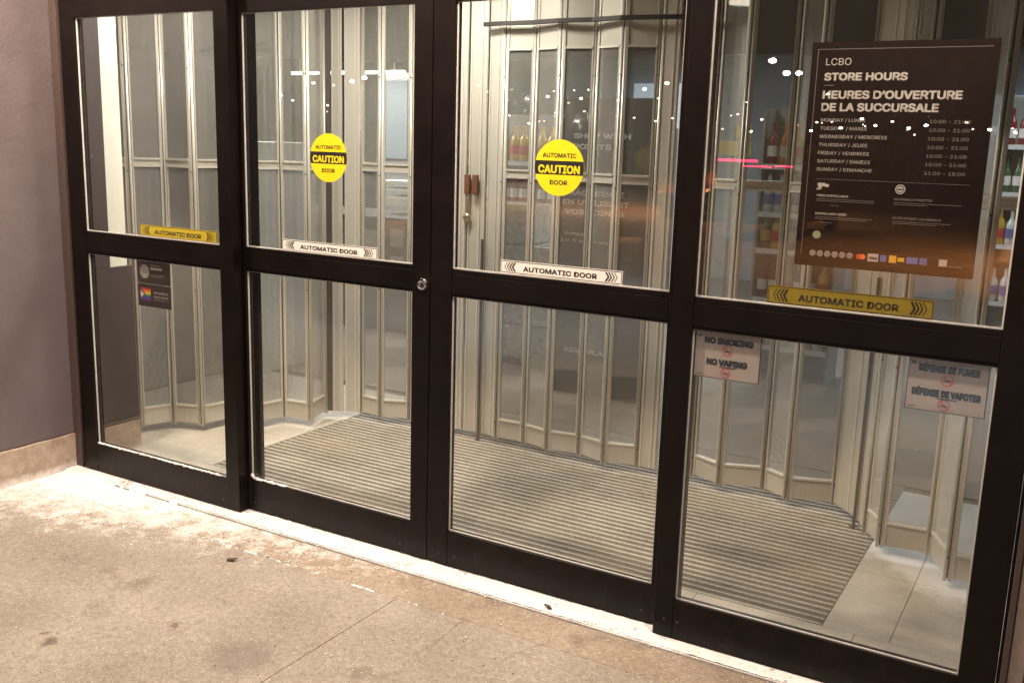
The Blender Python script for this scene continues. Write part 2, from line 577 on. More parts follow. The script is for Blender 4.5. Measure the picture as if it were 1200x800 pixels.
def text(s, x, z, h, y, mat, parent, width=None, align='LEFT', bold=0.0, shear=0.0, name='lettering', depth=0.0008):
    """flat lettering facing -y; x is the left edge or the centre, z the baseline, h the capital height"""
    cu = bpy.data.curves.new('t', 'FONT')
    cu.body = s
    cu.size = 1.0
    if FONT:
        cu.font = FONT
    cu.shear = shear
    cu.resolution_u = 3
    cu.extrude = 0
    to = bpy.data.objects.new('t', cu)
    COL.objects.link(to)
    dg = bpy.context.evaluated_depsgraph_get()
    me = bpy.data.meshes.new_from_object(to.evaluated_get(dg))
    bpy.data.objects.remove(to)
    bpy.data.curves.remove(cu)
    xs = [v.co.x for v in me.vertices]
    if not xs:
        return None
    x0, x1 = min(xs), max(xs)
    caph = 0.727 if FONT else 0.70
    sz = h / caph
    sx = (width / (x1 - x0)) if width else sz
    ax = x - (0.5 * (x1 - x0) * sx if align == 'CENTER' else 0)
    for v in me.vertices:
        v.co = Vector((ax + (v.co.x - x0) * sx, y, z + v.co.y * sz))
    if bold >= 0.008:
        # heavier strokes: shifted copies, each a hair in front of the last
        d = bold * 1.15
        bm = bmesh.new()
        for q, (ox, oz) in enumerate(((-d, -d * .6), (d, -d * .6), (-d, d * .6), (d, d * .6), (0, 0), (0, d), (0, -d))):
            m2 = me.copy()
            m2.transform(Matrix.Translation((ox * sx, -0.00004 * q, oz * sz)))
            bm.from_mesh(m2)
            bpy.data.meshes.remove(m2)
        bm.to_mesh(me)
        bm.free()
    me.name = name
    me.materials.clear()
    me.materials.append(mat)
    o = bpy.data.objects.new(name, me)
    COL.objects.link(o)
    if parent is not None:
        o.parent = parent
        o.matrix_parent_inverse = Matrix.Translation(-parent.location)
    return o


# ------------------------------------------------------------------ ground
bx('parking_lot', (-300, 300, -400, 400, -0.5, -0.13), M['asphalt'], kind='structure')
walk = bpy.data.objects.new('sidewalk', None)
walk['kind'] = 'structure'
COL.objects.link(walk)
JX = [-5.6, -2.5, 0.10, 2.7, 5.6]
JY = [-3.65, -2.85, -1.55, -0.285]


def slab(x0, x1, y0, y1, mat, name='paving_slab', z=0.0):
    g = 0.0022
    bm = B()
    box(bm, x0 + .0008, x1 - .0008, y0 + g, y1 - g, -0.13, z)
    return obj(name, bm, mat, walk, 0.002)


for i in range(len(JX) - 1):
    for j in range(len(JY) - 1):
        slab(JX[i], JX[i + 1], JY[j], JY[j + 1], M['concrete'], z=random.uniform(-0.002, 0.0))
GX = [-5.6, -2.6, 1.9, 5.6]
for i in range(len(GX) - 1):
    slab(GX[i], GX[i + 1], -0.285, -0.079, M['gutter'], 'gutter_slab', z=-0.004)
bx('joint_filler', (-5.6, 5.6, -3.66, 0.06, -0.129, -0.012), simple('joint_sand', (0.05, 0.04, 0.035), 0.9), walk)
bx('kerb', (-5.7, 5.7, -3.80, -3.652, -0.14, 0.004), M['concrete'], walk, 0.02)
# threshold plate with long ribs
th = thing('door_threshold', 'ribbed aluminium threshold plate running under the four door panels, dusted white with snow', 'threshold', (0, 0, 0))
bm = B()
box(bm, -2.17, 2.19, -0.076, 0.115, -0.02, 0.0012)
obj('plate', bm, M['alu'], th)
for k in range(9):
    bx('rib', (-2.168, 2.188, -0.068 + k * 0.0155, -0.060 + k * 0.0155, 0.0012, 0.0045), M['alu'], th)


# ------------------------------------------------------------------ walls
WX = -2.232
lw_ = thing('left_wall', 'purple grey stucco wall with a tan stone base coming forward at the left of the doors', 'wall', (WX, -0.5, 0))
bm = B()
box(bm, WX - 0.25, WX, -0.9, 0.0, 0.186, 3.1)
# slightly uneven render: subdivide
bmesh.ops.subdivide_edges(bm, edges=bm.edges, cuts=14, use_grid_fill=True)
for v in bm.verts:
    if abs(v.co.x - WX) < 1e-4:
        v.co.x += 0.003 * noise.noise(v.co * 3.1)
        if v.co.z < 0.19:
            v.co.z += 0.006 * noise.noise(v.co * 9)
obj('stucco_face', bm, M['stucco'], lw_)
for y0, y1 in ((-0.9, -0.47), (-0.468, -0.002)):
    bm = B()
    box(bm, WX - 0.27, WX + 0.012, y0, y1, -0.01, 0.182)
    bmesh.ops.subdivide_edges(bm, edges=bm.edges, cuts=8, use_grid_fill=True)
    for v in bm.verts:
        if v.co.z > 0.18:
            v.co.z += 0.005 * noise.noise(v.co * 12)
        if v.co.x > WX:
            v.co.x += 0.003 * noise.noise(v.co * 10)
    obj('stone_block', bm, M['stone'], lw_, 0.003)
tr_ = bx('trim_strip', (WX + 0.001, -2.178, -0.004, 0.07, -0.005, 3.1), M['trim'], None, 0.002)
tag(tr_, 'narrow brown trim strip between the stucco wall and the left end of the door frame', 'trim')
tr2 = bx('trim_strip', (2.178, 2.196, -0.004, 0.07, -0.005, 3.1), M['trim'], None, 0.002)
tag(tr2, 'narrow brown trim strip at the right end of the door frame', 'trim')
rw = thing('right_wall', 'pinkish grey wall edge at the far right of the door frame', 'wall', (2.25, 0, 0))
bx('stucco_face', (2.198, 2.240, 0.004, 0.30, 0.0, 3.1), simple('pink_grey_render', (0.30, 0.23, 0.215), 0.7), rw)
bx('dark_panel', (2.242, 5.5, 0.03, 0.30, 0.0, 3.1), M['darkwall'], rw)
bx('stucco_face', (-5.5, WX - 0.272, -0.9, -0.65, 0.0, 3.1), M['stucco'], lw_)

# canopy with recessed downlights
cn = thing('entrance_canopy', 'dark flat canopy over the entrance with round recessed downlights', 'canopy', (0, -1.2, 3.1))
bx('soffit', (-5.6, 5.6, -2.9, 0.3, SOFFIT, SOFFIT + 0.3), simple('soffit_paint', (0.22, 0.19, 0.18), 0.7), cn)
M['lamp_warm'] = emit('warm_lamp_face', (1.0, 0.82, 0.62), 12, False)
for x, y in DOWN:
    bm = B()
    lathe(bm, (x, y, SOFFIT - 0.012), [(0.085, 0), (0.105, 0), (0.105, 0.014), (0.085, 0.014)], 24)
    t = obj('downlight', bm, M['chrome'], cn)
    bm = B()
    cyl(bm, (x, y, SOFFIT - 0.014), 0.08, 0.001, 'Z', 24)
    obj('lens', bm, M['lamp_warm'], t)

# ------------------------------------------------------------------ door assembly
df_ = thing('door_frame', 'dark bronze outer frame with header holding the four glass door panels', 'door frame', (0, 0, 0))
bx('header', (-2.176, 2.176, 0.004, 0.15, 2.372, 3.098), M['bronze'], df_, 0.003)
bx('jamb', (-2.176, -2.156, 0.012, 0.12, 0, 2.37), M['bronze'], df_, 0.002)
bx('jamb', (2.168, 2.176, 0.012, 0.12, 0, 2.37), M['bronze'], df_, 0.002)
bx('head_stop', (-2.154, 2.166, 0.108, 0.14, 2.29, 2.37), M['bronze'], df_)
bx('inner_post', (-1.112, -1.018, 0.101, 0.152, 0.0, 2.288), M['bronze'], df_, 0.002)


def leaf(name, label, group, x0, x1, g0, g1, y, zb, z1, z2, z3, z4, ztop, th_=0.045, nest=0):
    t = thing(name, label, 'door', ((x0 + x1) / 2, y, zb), group)
    Y0, Y1 = y, y + th_
    bx('stile', (x0, g0, Y0, Y1, zb, ztop), M['bronze'], t, 0.0025)
    bx('stile', (g1, x1, Y0, Y1, zb, ztop), M['bronze'], t, 0.0025)
    bx('bottom_rail', (g0 + .0004, g1 - .0004, Y0 + .0015, Y1 - .0015, zb, z1), M['bronze'], t, 0.0015)
    # middle rail: stepped mouldings above and below a flat face
    bm = B()
    box(bm, g0 + .0004, g1 - .0004, Y0 + .0015, Y1 - .0015, z2 + 0.012, z3 - 0.020)
    box(bm, g0 + .0004, g1 - .0004, Y0 + .005, Y1 - .005, z3 - 0.019, z3)
    box(bm, g0 + .0004, g1 - .0004, Y0 + .005, Y1 - .005, z2, z2 + 0.011)
    obj('middle_rail', bm, M['bronze'], t, 0.001)
    bx('top_rail', (g0 + .0004, g1 - .0004, Y0 + .0015, Y1 - .0015, z4, ztop), M['bronze'], t, 0.0015)
    for (a, b_) in ((z1, z2), (z3, z4)):
        gp = bx('glass_pane', (g0 - .004, g1 + .004, Y0 + .019, Y0 + .025, a - .004, b_ + .004), M['glass'], t)
        bm = B()
        w = 0.0055
        ya, yb = Y0 + .0125, Y0 + .0185
        box(bm, g0 + .0006, g0 + w, ya, yb, a + .0006, b_ - .0006)
        box(bm, g1 - w, g1 - .0006, ya, yb, a + .0006, b_ - .0006)
        box(bm, g0 + w, g1 - w, ya, yb, a + .0006, a + w)
        box(bm, g0 + w, g1 - w, ya + .001, yb, b_ - w * .6, b_ - .0006)
        obj('gasket', bm, M['gasket'], gp)
    return t


G1, G2 = 'fixed glass side panels of the doors', 'pair of sliding glass doors in the middle'
left_side = leaf('door_sidelight', 'left fixed glass door panel next to the stucco wall, yellow strip on its glass', G1,
                 -2.154, -1.035, -2.052, -1.119, 0.0, 0.006, 0.155, 1.144, 1.255, 2.268, 2.368, 0.052)
left_slide = leaf('sliding_door', 'left sliding glass door with a round chrome lock on its middle stile', G2,
                  -1.105, -0.002, -1.017, -0.089, 0.054, 0.010, 0.160, 1.144, 1.253, 2.258, 2.368)
right_slide = leaf('sliding_door', 'right sliding glass door between the left sliding door and the store hours panel', G2,
                   0.002, 1.115, 0.101, 1.011, 0.054, 0.010, 0.160, 1.144, 1.253, 2.258, 2.368)
right_side = leaf('door_sidelight', 'right fixed glass door panel carrying the dark store hours sign', G1,
                  1.048, 2.166, 1.123, 2.063, 0.0, 0.006, 0.155, 1.144, 1.255, 2.268, 2.368, 0.052)
# lock cylinder on the left sliding door
bm = B()
lathe(bm, (0, 0, 0), [(0.0, 0.0), (0.023, 0.0), (0.0245, 0.004), (0.022, 0.009), (0.016, 0.010), (0.0155, 0.007), (0.003, 0.0065)], 28)
lk = obj('lock_cylinder', bm, M['chrome'], left_slide, smooth=False, T=Matrix.Translation((-0.037, 0.0535, 1.180)) @ Matrix.Rotation(PI / 2, 4, 'X'))
bx('keyhole', (-0.0385, -0.0355, 0.0435, 0.0465, 1.173, 1.187), M['black'], lk)
# screws on rails
for t, xs, y, z in ((left_side, (-2.05, -1.14), -0.0005, 0.05), (right_slide, (0.14, 0.98, 0.06), 0.0535, 0.055), (right_side, (1.09, 1.14), -0.0005, 0.075),
                    (left_slide, (-0.14, -0.99), 0.0535, 0.05)):
    for x in xs:
        bm = B()
        cyl(bm, (x, y - 0.001, z), 0.004, 0.0022, 'Y', 10)
        obj('screw', bm, M['trim'], t)
# snow packed along the glass bottoms and corner


def lumps(name, pts, label, r0=0.004, r1=0.010):
    bm = B()
    for p in pts:
        r = random.uniform(r0, r1)
        bmesh.ops.create_icosphere(bm, subdivisions=1, radius=r, matrix=Matrix.Translation(p) @ Matrix.Diagonal((1.3, .7, .8, 1)))
    for v in bm.verts:
        v.co += Vector((noise.noise(v.co * 90), noise.noise(v.co * 91 + Vector((5, 0, 0))), noise.noise(v.co * 92))) * 0.003
    o = obj(name, bm, M['snow'], kind='stuff', smooth=True)
    tag(o, label, 'snow')


lumps('ledge_snow', [(-2.045 + 0.88 * (i / 260) ** 1.1, 0.006 + random.uniform(0, 0.008), 0.157 + random.uniform(-.001, .004)) for i in range(260)],
      'crust of snow along the bottom glass edge of the left fixed panel', 0.003, 0.007)
lumps('ledge_snow', [(-1.015 + 0.22 * (i / 110) ** 1.5, 0.060 + random.uniform(0, 0.009), 0.162 + random.uniform(-.001, .004) + 0.016 * max(0, 1 - i / 25)) for i in range(110)],
      'clump of snow in the bottom left glass corner of the left sliding door', 0.003, 0.008)


# ------------------------------------------------------------------ stickers and signs
def strip(label, x0, x1, z0, z1, y, mat, group='automatic door strips on the glass'):
    t = thing('door_strip_sign', label, 'sign', ((x0 + x1) / 2, y, z0), group)
    bx('panel', (x0, x1, y, y + .001, z0, z1), mat, t)
    bm = B()
    e, yy = 0.0022, y - .0006
    for d in ((x0 + e, x1 - e, z1 - 2 * e, z1 - e), (x0 + e, x1 - e, z0 + e, z0 + 2 * e), (x0 + e, x0 + 2 * e, z0 + 2 * e, z1 - 2 * e), (x1 - 2 * e, x1 - e, z0 + 2 * e, z1 - 2 * e)):
        box(bm, d[0], d[1], yy, yy + .0004, d[2], d[3])
    obj('border', bm, M['black'], t)
    w, h = x1 - x0, z1 - z0
    text('AUTOMATIC DOOR', (x0 + x1) / 2, z0 + h * 0.27, h * 0.48, y - .0005, M['black'], t, width=w * 0.60, align='CENTER', bold=0.022)
    for side in (-1, 1):
        for k in range(4):
            bm = B()
            c = (x0 + x1) / 2 + side * (w * 0.375 + k * w * 0.024)
            zm = (z0 + z1) / 2
            tk = w * 0.012 * (1.25 - k * 0.25)
            dx = side * w * 0.022
            hh = h * 0.34
            y_ = y - .0006
            pts = [(c - dx / 2, zm + hh), (c - dx / 2 + side * tk, zm + hh), (c + dx / 2 + side * tk, zm), (c - dx / 2 + side * tk, zm - hh), (c - dx / 2, zm - hh), (c + dx / 2, zm)]
            a = [bm.verts.new((px, y_, pz)) for px, pz in pts]
            bm.faces.new((a[0], a[1], a[2], a[5]))
            bm.faces.new((a[5], a[2], a[3], a[4]))
            obj('arrow', bm, M['black'], t)
    return t


strip('yellow AUTOMATIC DOOR strip on the left fixed panel beside the stucco wall', -1.682, -1.163, 1.2575, 1.312, 0.0300, M['yellow_bright'])
strip('white AUTOMATIC DOOR strip on the left sliding door', -0.804, -0.280, 1.2555, 1.304, 0.0700, M['white_vinyl'])
strip('white AUTOMATIC DOOR strip on the right sliding door', 0.316, 0.826, 1.2585, 1.308, 0.0700, M['white_vinyl'])
strip('yellow AUTOMATIC DOOR strip under the dark store hours sign', 1.362, 1.869, 1.2585, 1.318, 0.0300, M['yellow_dull'])


def disc_poly(bm, cx, y, cz, r, zlo=-9, zhi=9, seg=64):
    pts = []
    for i in range(seg):
        t = 2 * PI * i / seg
        z = r * math.sin(t)
        x = r * math.cos(t)
        if z > zhi or z < zlo:
            z = max(min(z, zhi), zlo)
            x = math.copysign(math.sqrt(r * r - z * z), x)
        pts.append(bm.verts.new((cx + x, y, cz + z)))
    bm.faces.new(pts)
    bmesh.ops.remove_doubles(bm, verts=bm.verts, dist=1e-6)


def ring(bm, cx, y, cz, r, w, seg=40):
    a = [bm.verts.new((cx + r * math.cos(2 * PI * i / seg), y, cz + r * math.sin(2 * PI * i / seg))) for i in range(seg)]
    b_ = [bm.verts.new((cx + (r - w) * math.cos(2 * PI * i / seg), y, cz + (r - w) * math.sin(2 * PI * i / seg))) for i in range(seg)]
    for i in range(seg):
        j = (i + 1) % seg
        bm.faces.new((a[i], a[j], b_[j], b_[i]))


def caution(label, cx, cz, r, y):
    t = thing('caution_sticker', label, 'sticker', (cx, y, cz - r), 'round yellow caution stickers')
    bm = B()
    cyl(bm, (cx, y, cz), r, 0.001, 'Y', 64)
    obj('disc', bm, M['yellow'], t)
    bm = B()
    disc_poly(bm, cx, y - .0005, cz, r * 0.998, -r * 0.245, r * 0.245)
    obj('band', bm, M['black'], t)
    text('CAUTION', cx, cz - r * 0.185, r * 0.37, y - .0011, M['yellow'], t, width=r * 1.66, align='CENTER', bold=0.03)
    text('AUTOMATIC', cx, cz + r * 0.365, r * 0.21, y - .0006, M['black'], t, width=r * 1.36, align='CENTER', bold=0.014)
    text('DOOR', cx, cz - r * 0.60, r * 0.22, y - .0006, M['black'], t, width=r * 0.70, align='CENTER', bold=0.014)
    return t


caution('round yellow CAUTION sticker on the left sliding door', -0.538, 1.6615, 0.100, 0.0700)
caution('round yellow CAUTION sticker on the right sliding door', 0.553, 1.6620, 0.101, 0.0700)


# no smoking notices (behind the glass)
def cig_icon(t, cx, cz, r, y):
    bm = B()
    ring(bm, cx, y, cz, r, r * 0.17)
    u = r * 0.075
    d = r * 0.68
    for sx in (1,):
        vs = [bm.verts.new((cx - d - u, y - .0001, cz + d - u)), bm.verts.new((cx - d + u, y - .0001, cz + d + u)), bm.verts.new((cx + d + u, y - .0001, cz - d + u)), bm.verts.new((cx + d - u, y - .0001, cz - d - u))]
        bm.faces.new(vs)
    obj('prohibition_ring', bm, M['red'], t)
    bm = B()
    box(bm, cx - r * .6, cx + r * .4, y - .0004, y - .0002, cz - r * .22, cz - r * .04)
    box(bm, cx + r * .46, cx + r * .62, y - .0004, y - .0002, cz - r * .22, cz - r * .04)
    box(bm, cx + r * .30, cx + r * .52, y - .0004, y - .0002, cz + r * .08, cz + r * .16)
    obj('cigarette', bm, M['black'], t)


def notice(label, x0, x1, z0, z1, l1, l2, w1, w2, y=0.0275):
    t = thing('no_smoking_sign', label, 'sign', ((x0 + x1) / 2, y, z0), 'no smoking notices on the right panel')
    bx('panel', (x0, x1, y, y + .0015, z0, z1), M['paper'], t)
    w, h = x1 - x0, z1 - z0
    cx = (x0 + x1) / 2
    bm = B()
    for d in ((x0, x1, z1 - .002, z1), (x0, x1, z0, z0 + .002), (x0, x0 + .002, z0 + .002, z1 - .002), (x1 - .0035, x1, z0 + .002, z1 - .002)):
        box(bm, d[0], d[1], y - .001, y - .0004, d[2], d[3])
    obj('border', bm, M['black'], t)
    text(l1, cx + w * .01, z1 - h * .235, h * .165, y - .0006, M['black'], t, width=w * w1, align='CENTER', bold=0.06)
    cig_icon(t, cx, z1 - h * .375, h * .115, y - .0006)
    text(l2, cx, z1 - h * .70, h * .165, y - .0006, M['black'], t, width=w * w2, align='CENTER', bold=0.06)
    bx('small_print', (cx - w * .11, cx + w * .14, y - .0010, y - .0004, z1 - h * .745, z1 - h * .73), M['black'], t)
    cig_icon(t, cx - w * .01, z1 - h * .855, h * .11, y - .0006)
    bx('corner_mark', (x0 + w * .04, x0 + w * .09, y - .0010, y - .0004, z1 - h * .13, z1 - h * .07), M['sign_dim'], t)
    bx('small_print', (x0 + w * .04, x0 + w * .15, y - .0010, y - .0004, z0 + h * .06, z0 + h * .075), M['sign_dim'], t)


notice('NO SMOKING NO VAPING notice in the top left corner of the lower right glass', 1.129, 1.358, 0.981, 1.139, 'NO SMOKING', 'NO VAPING', 0.72, 0.60)
notice('French DÉFENSE DE FUMER notice in the top right corner of the lower right glass', 1.816, 2.044, 0.979, 1.141, 'DÉFENSE DE FUMER', 'DÉFENSE DE VAPOTER', 0.74, 0.84)

# store hours sign (behind the glass of the right panel)
HX0, HX1, HZ0, HZ1, HY = 1.440, 1.965, 1.392, 2.075, 0.0275
hs = thing('store_hours_sign', 'large dark brown store hours sign in English and French on the upper right glass', 'sign', (1.70, HY, HZ0))
bx('panel', (HX0, HX1, HY, HY + .003, HZ0, HZ1), M['sign_brown'], hs)
HW, HH = HX1 - HX0, HZ1 - HZ0


def hx(f):
    return HX0 + HW * f


def hz(f):
    return HZ1 - HH * f


ty = HY - .0006


def hbar(name, a, b_, f0, f1, mat, par=None):
    return bx(name, (hx(a), hx(b_), HY - .0010, HY - .0004, hz(f1), hz(f0)), mat, par or hs)


hbar('rule_line', .035, .965, .030, .0325, M['sign_dim'])
hbar('rule_line', .035, .038, .0325, .95, M['sign_dim'])
text('LCBO', hx(.085), hz(.100), .029, ty, M['sign_text'], hs, width=HW * .143, bold=0.0)
text('STORE HOURS', hx(.085), hz(.165), .0295, ty, M['sign_text'], hs, width=HW * .455, bold=0.03)
hbar('rule_line', .085, .14, .186, .189, M['sign_dim'])
text('HEURES D\u2019OUVERTURE', hx(.085), hz(.244), .031, ty, M['sign_text'], hs, width=HW * .75, bold=0.03)
text('DE LA SUCCURSALE', hx(.085), hz(.298), .031, ty, M['sign_text'], hs, width=HW * .635, bold=0.03)
days = ['MONDAY / LUNDI', 'TUESDAY / MARDI', 'WEDNESDAY / MERCREDI', 'THURSDAY / JEUDI', 'FRIDAY / VENDREDI', 'SATURDAY / SAMEDI', 'SUNDAY / DIMANCHE']
dw = [.25, .265, .38, .275, .29, .30, .315]
for i, d in enumerate(days):
    z = hz(.346 + i * .0364)
    text(d, hx(.085), z, .0140, ty, M['sign_text'], hs, width=HW * dw[i], bold=0.0)
    text('10:00 - 21:00' if i < 6 else '11:00 - 18:00', hx(.685), z, .0135, ty, M['sign_dim'], hs, width=HW * .21, bold=0.01)
hbar('rule_line', .085, .93, .601, .6025, M['sign_dim'])
# surveillance camera symbol
bm = B()
for a, b_, c, d in ((.10, .145, .619, .634), (.145, .165, .624, .637), (.105, .125, .634, .646), (.095, .118, .644, .650)):
    box(bm, hx(a), hx(b_), HY - .0010, HY - .0004, hz(d), hz(c))
obj('camera_symbol', bm, M['sign_text'], hs, T=Matrix.Identity(4))
text('VIDEO SURVEILLANCE', hx(.10), hz(.680), .009, ty, M['sign_text'], hs, bold=0.02)
text('SURVEILLANCE VIDÉO', hx(.10), hz(.762), .009, ty, M['sign_text'], hs, bold=0.02)
text('NO ANIMALS PERMITTED', hx(.54), hz(.680), .009, ty, M['sign_dim'], hs, bold=0.02)
text('ACCÈS INTERDIT AUX ANIMAUX', hx(.54), hz(.762), .009, ty, M['sign_dim'], hs, bold=0.02)
for a, b_, f in ((.10, .43, .690), (.10, .43, .698), (.18, .23, .718), (.10, .43, .772), (.10, .40, .780), (.13, .2, .797), (.54, .90, .690), (.54, .72, .698), (.54, .85, .772), (.54, .78, .780)):
    hbar('small_print', a, b_, f, f + .0022, M['sign_dim'])


def hdisc(name, fx, fz, r, mat, inner=None):
    bm = B()
    cyl(bm, (hx(fx), HY - .0012, hz(fz)), r, .0008, 'Y', 20)
    o = obj(name, bm, mat, hs)
    if inner:
        bm = B()
        ring(bm, hx(fx), HY - .0016, hz(fz), r * .78, r * .14, 20)
        box(bm, hx(fx) - r * .45, hx(fx) + r * .45, HY - .0020, HY - .0016, hz(fz) - r * .12, hz(fz) + r * .12)
        obj('symbol', bm, inner, o)


hdisc('round_symbol', .567, .632, .0145, M['sign_text'], M['black'])
hdisc('round_symbol', .120, .855, .0125, M['green'], M['sign_text'])
for k in range(6):
    hdisc('round_symbol', .105 + k * .0435, .940, .0095, M['sign_text'], M['black'])
cz = .9405


def card(a, b_, mat, h=.012):
    return hbar('card_logo', a, b_, cz - h / HH, cz + h / HH, mat)


bm = B()
cyl(bm, (hx(.375), HY - .0012, hz(cz)), .0085, .0006, 'Y', 20)
obj('card_logo', bm, M['red'], hs)
bm = B()
cyl(bm, (hx(.397), HY - .0018, hz(cz)), .0085, .0006, 'Y', 20)
obj('card_logo', bm, M['orange'], hs)
o = card(.425, .485, M['sign_text'])
text('VISA', hx(.431), hz(cz) - .005, .010, HY - .0014, M['black'], hs, width=HW * .047, bold=0.03)
card(.495, .530, M['blue'], .010)
card(.545, .585, M['gold'], .011)
card(.592, .628, M['gold'], .006)
card(.640, .702, M['blue'], .010)
card(.712, .752, M['blue'], .010)
card(.815, .858, M['sign_text'], .010)
hbar('small_print', .862, .94, cz + .012, cz + .015, M['sign_dim'])

# dark square stickers on the left panel
for k, (z0, z1, lab) in enumerate(((1.030, 1.143, 'square black sticker with a round grey seal just under the left middle rail'), (0.917, 1.027, 'square black sticker with a rainbow pride flag reading INCLUSIVE and SAFE SPACE'))):
    t = thing('window_sticker', lab, 'sticker', (-1.60, 0.0275, z0), 'black square stickers on the left panel')
    x0, x1, y = -1.712, -1.481, 0.0275
    bx('panel', (x0, x1, y, y + .001, z0, z1), simple('black_vinyl', (0.025, 0.018, 0.017), 0.5), t)
    if k == 0:
        bm = B()
        cyl(bm, (x0 + .052, y - .0008, (z0 + z1) / 2), .033, .0006, 'Y', 28)
        o = obj('round_seal', bm, M['sign_text'], t)
        bm = B()
        ring(bm, x0 + .052, y - .0012, (z0 + z1) / 2, .027, .004, 24)
        ring(bm, x0 + .052, y - .0012, (z0 + z1) / 2, .012, .004, 6)
        obj('seal_print', bm, M['sign_dim'], o)
        for a, b_, z, hh, mt in ((.095, .16, .030, .006, 'sign_dim'), (.095, .175, .012, .010, 'sign_text'), (.095, .195, -.014, .003, 'sign_dim'), (.095, .18, -.022, .003, 'sign_dim')):
            bx('small_print', (x0 + a, x0 + b_, y - .0010, y - .0004, (z0 + z1) / 2 + z, (z0 + z1) / 2 + z + hh), M[mt], t)
    else:
        zz = (z0 + z1) / 2 + .004
        stripes = [(0.55, 0.03, 0.02), (0.75, 0.25, 0.02), (0.7, 0.55, 0.03), (0.05, 0.22, 0.08), (0.03, 0.06, 0.35), (0.12, 0.03, 0.2)]
        for i, c in enumerate(stripes):
            bx('flag_stripe', (x0 + .020, x0 + .090, y - .0010, y - .0004, zz + .030 - (i + 1) * .010, zz + .030 - i * .010 - .0002), simple('flag_colour', c, 0.5), t)
        for i, c in enumerate([(0.03, 0.02, 0.02), (0.2, 0.09, 0.04), (0.3, 0.5, 0.7), (0.75, 0.4, 0.45), (0.8, 0.78, 0.74)]):
            bm = B()
            s = .0300 - i * .0048
            yy = y - .0012 - i * .0002
            xx = x0 + .020
            bm.faces.new([bm.verts.new(p) for p in ((xx, yy, zz + s), (xx + s * 1.25, yy, zz), (xx, yy, zz - s))])
            obj('flag_chevron', bm, simple('flag_colour', c, 0.5), t)
        text('INCLUSIVE &', x0 + .112, zz + .008, .013, y - .0006, M['sign_text'], t, width=.100, bold=0.02)
        text('SAFE SPACE', x0 + .112, zz - .012, .013, y - .0006, M['sign_text'], t, width=.100, bold=0.02)
        bx('small_print', (x0 + .112, x0 + .2, y - .0010, y - .0004, zz - .024, zz - .020), M['sign_dim'], t)

# ------------------------------------------------------------------ vestibule floor
vf = bpy.data.objects.new('vestibule_floor', None)
vf['kind'] = 'structure'
COL.objects.link(vf)
bx('floor_bed', (-3.3, 3.0, 0.116, 2.3, -0.13, -0.013), simple('floor_bed', (0.12, 0.11, 0.09), 0.9), vf)
MX0, MX1, MY0, MY1 = -1.672, 1.560, 0.420, 1.79
g = 0.0012


def tile(x0, x1, y0, y1):
    bm = B()
    box(bm, x0 + g, x1 - g, y0 + g, y1 - g, -0.012, 0.001)
    obj('floor_tile', bm, M['tile'], vf, 0.0006)


for x0, x1 in ((-3.2, -2.9), (-2.9, -2.3), (-2.3, MX0)):
    for y0, y1 in ((0.42, 1.02), (1.02, 1.62), (1.62, 2.2)):
        tile(x0, x1, y0, y1)
for x0, x1 in ((MX1, 1.80), (1.80, 2.4), (2.4, 2.9)):
    for y0, y1 in ((0.42, 1.02), (1.02, 1.62), (1.62, 2.2)):
        tile(x0, x1, y0, y1)
for i in range(10):
    tile(-3.2 + i * .61, -3.2 + (i + 1) * .61, 0.117, 0.42)
mt_ = thing('walk_off_mat', 'grey aluminium bar entrance mat with dark inserts filling the vestibule floor', 'floor mat', (0, 1.1, 0))
bx('carpet_insert', (MX0 + .002, MX1 - .002, MY0 + .002, 2.29, -0.012, -0.0035), M['carpet'], mt_)
y = MY0 + 0.006
first = None
while y < MY1 + 0.30:
    if first is None:
        bm = B()
        box(bm, MX0 + .004, MX1 - .004, 0, 0.0145, -0.006, 0.0015)
        first = obj('mat_bar', bm, M['bars'], mt_, 0.0015)
        o = first
    else:
        o = first.copy()
        COL.objects.link(o)
        o.parent = mt_
        o.matrix_parent_inverse = first.matrix_parent_inverse
    o.location = (0, y, 0)
    y += 0.0475

# ------------------------------------------------------------------ vestibule shell
vw = thing('vestibule_side_wall', 'dark half height wall with tan stone foot just inside the left panel', 'wall', (-2.3, 0.2, 0))
bx('wall_face', (-2.40, -2.17, 0.07, 0.365, 0.186, 1.04), M['darkwall'], vw, 0.002)
bx('stone_block', (-2.405, -2.165, 0.072, 0.368, 0.0, 0.184), M['stone'], vw, 0.003)
bx('upper_post', (-2.30, -2.172, 0.07, 0.228, 1.042, 2.85), M['darkwall'], vw, 0.002)
wc = bx('white_column', (-2.30, -2.176, 0.230, 0.335, 1.042, 2.85), M['white'])
tag(wc, 'bright white column standing on the dark half wall inside the left panel', 'column')
vs_ = thing('vestibule_shell', 'grey end walls and ceiling enclosing the vestibule', 'walls', (0, 1, 0))
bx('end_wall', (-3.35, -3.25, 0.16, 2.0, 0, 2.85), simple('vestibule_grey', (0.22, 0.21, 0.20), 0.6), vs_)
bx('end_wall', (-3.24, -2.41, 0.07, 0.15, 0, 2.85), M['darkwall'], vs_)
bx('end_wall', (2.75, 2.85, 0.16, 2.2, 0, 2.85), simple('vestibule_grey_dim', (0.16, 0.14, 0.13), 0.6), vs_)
bx('end_wall', (2.19, 2.74, 0.31, 0.36, 0, 2.85), M['darkwall'], vs_)
bx('ceiling_panel', (-3.4, 2.9, 0.152, 2.6, 2.86, 2.95), simple('vestibule_ceiling', (0.45, 0.43, 0.38), 0.8), vs_)
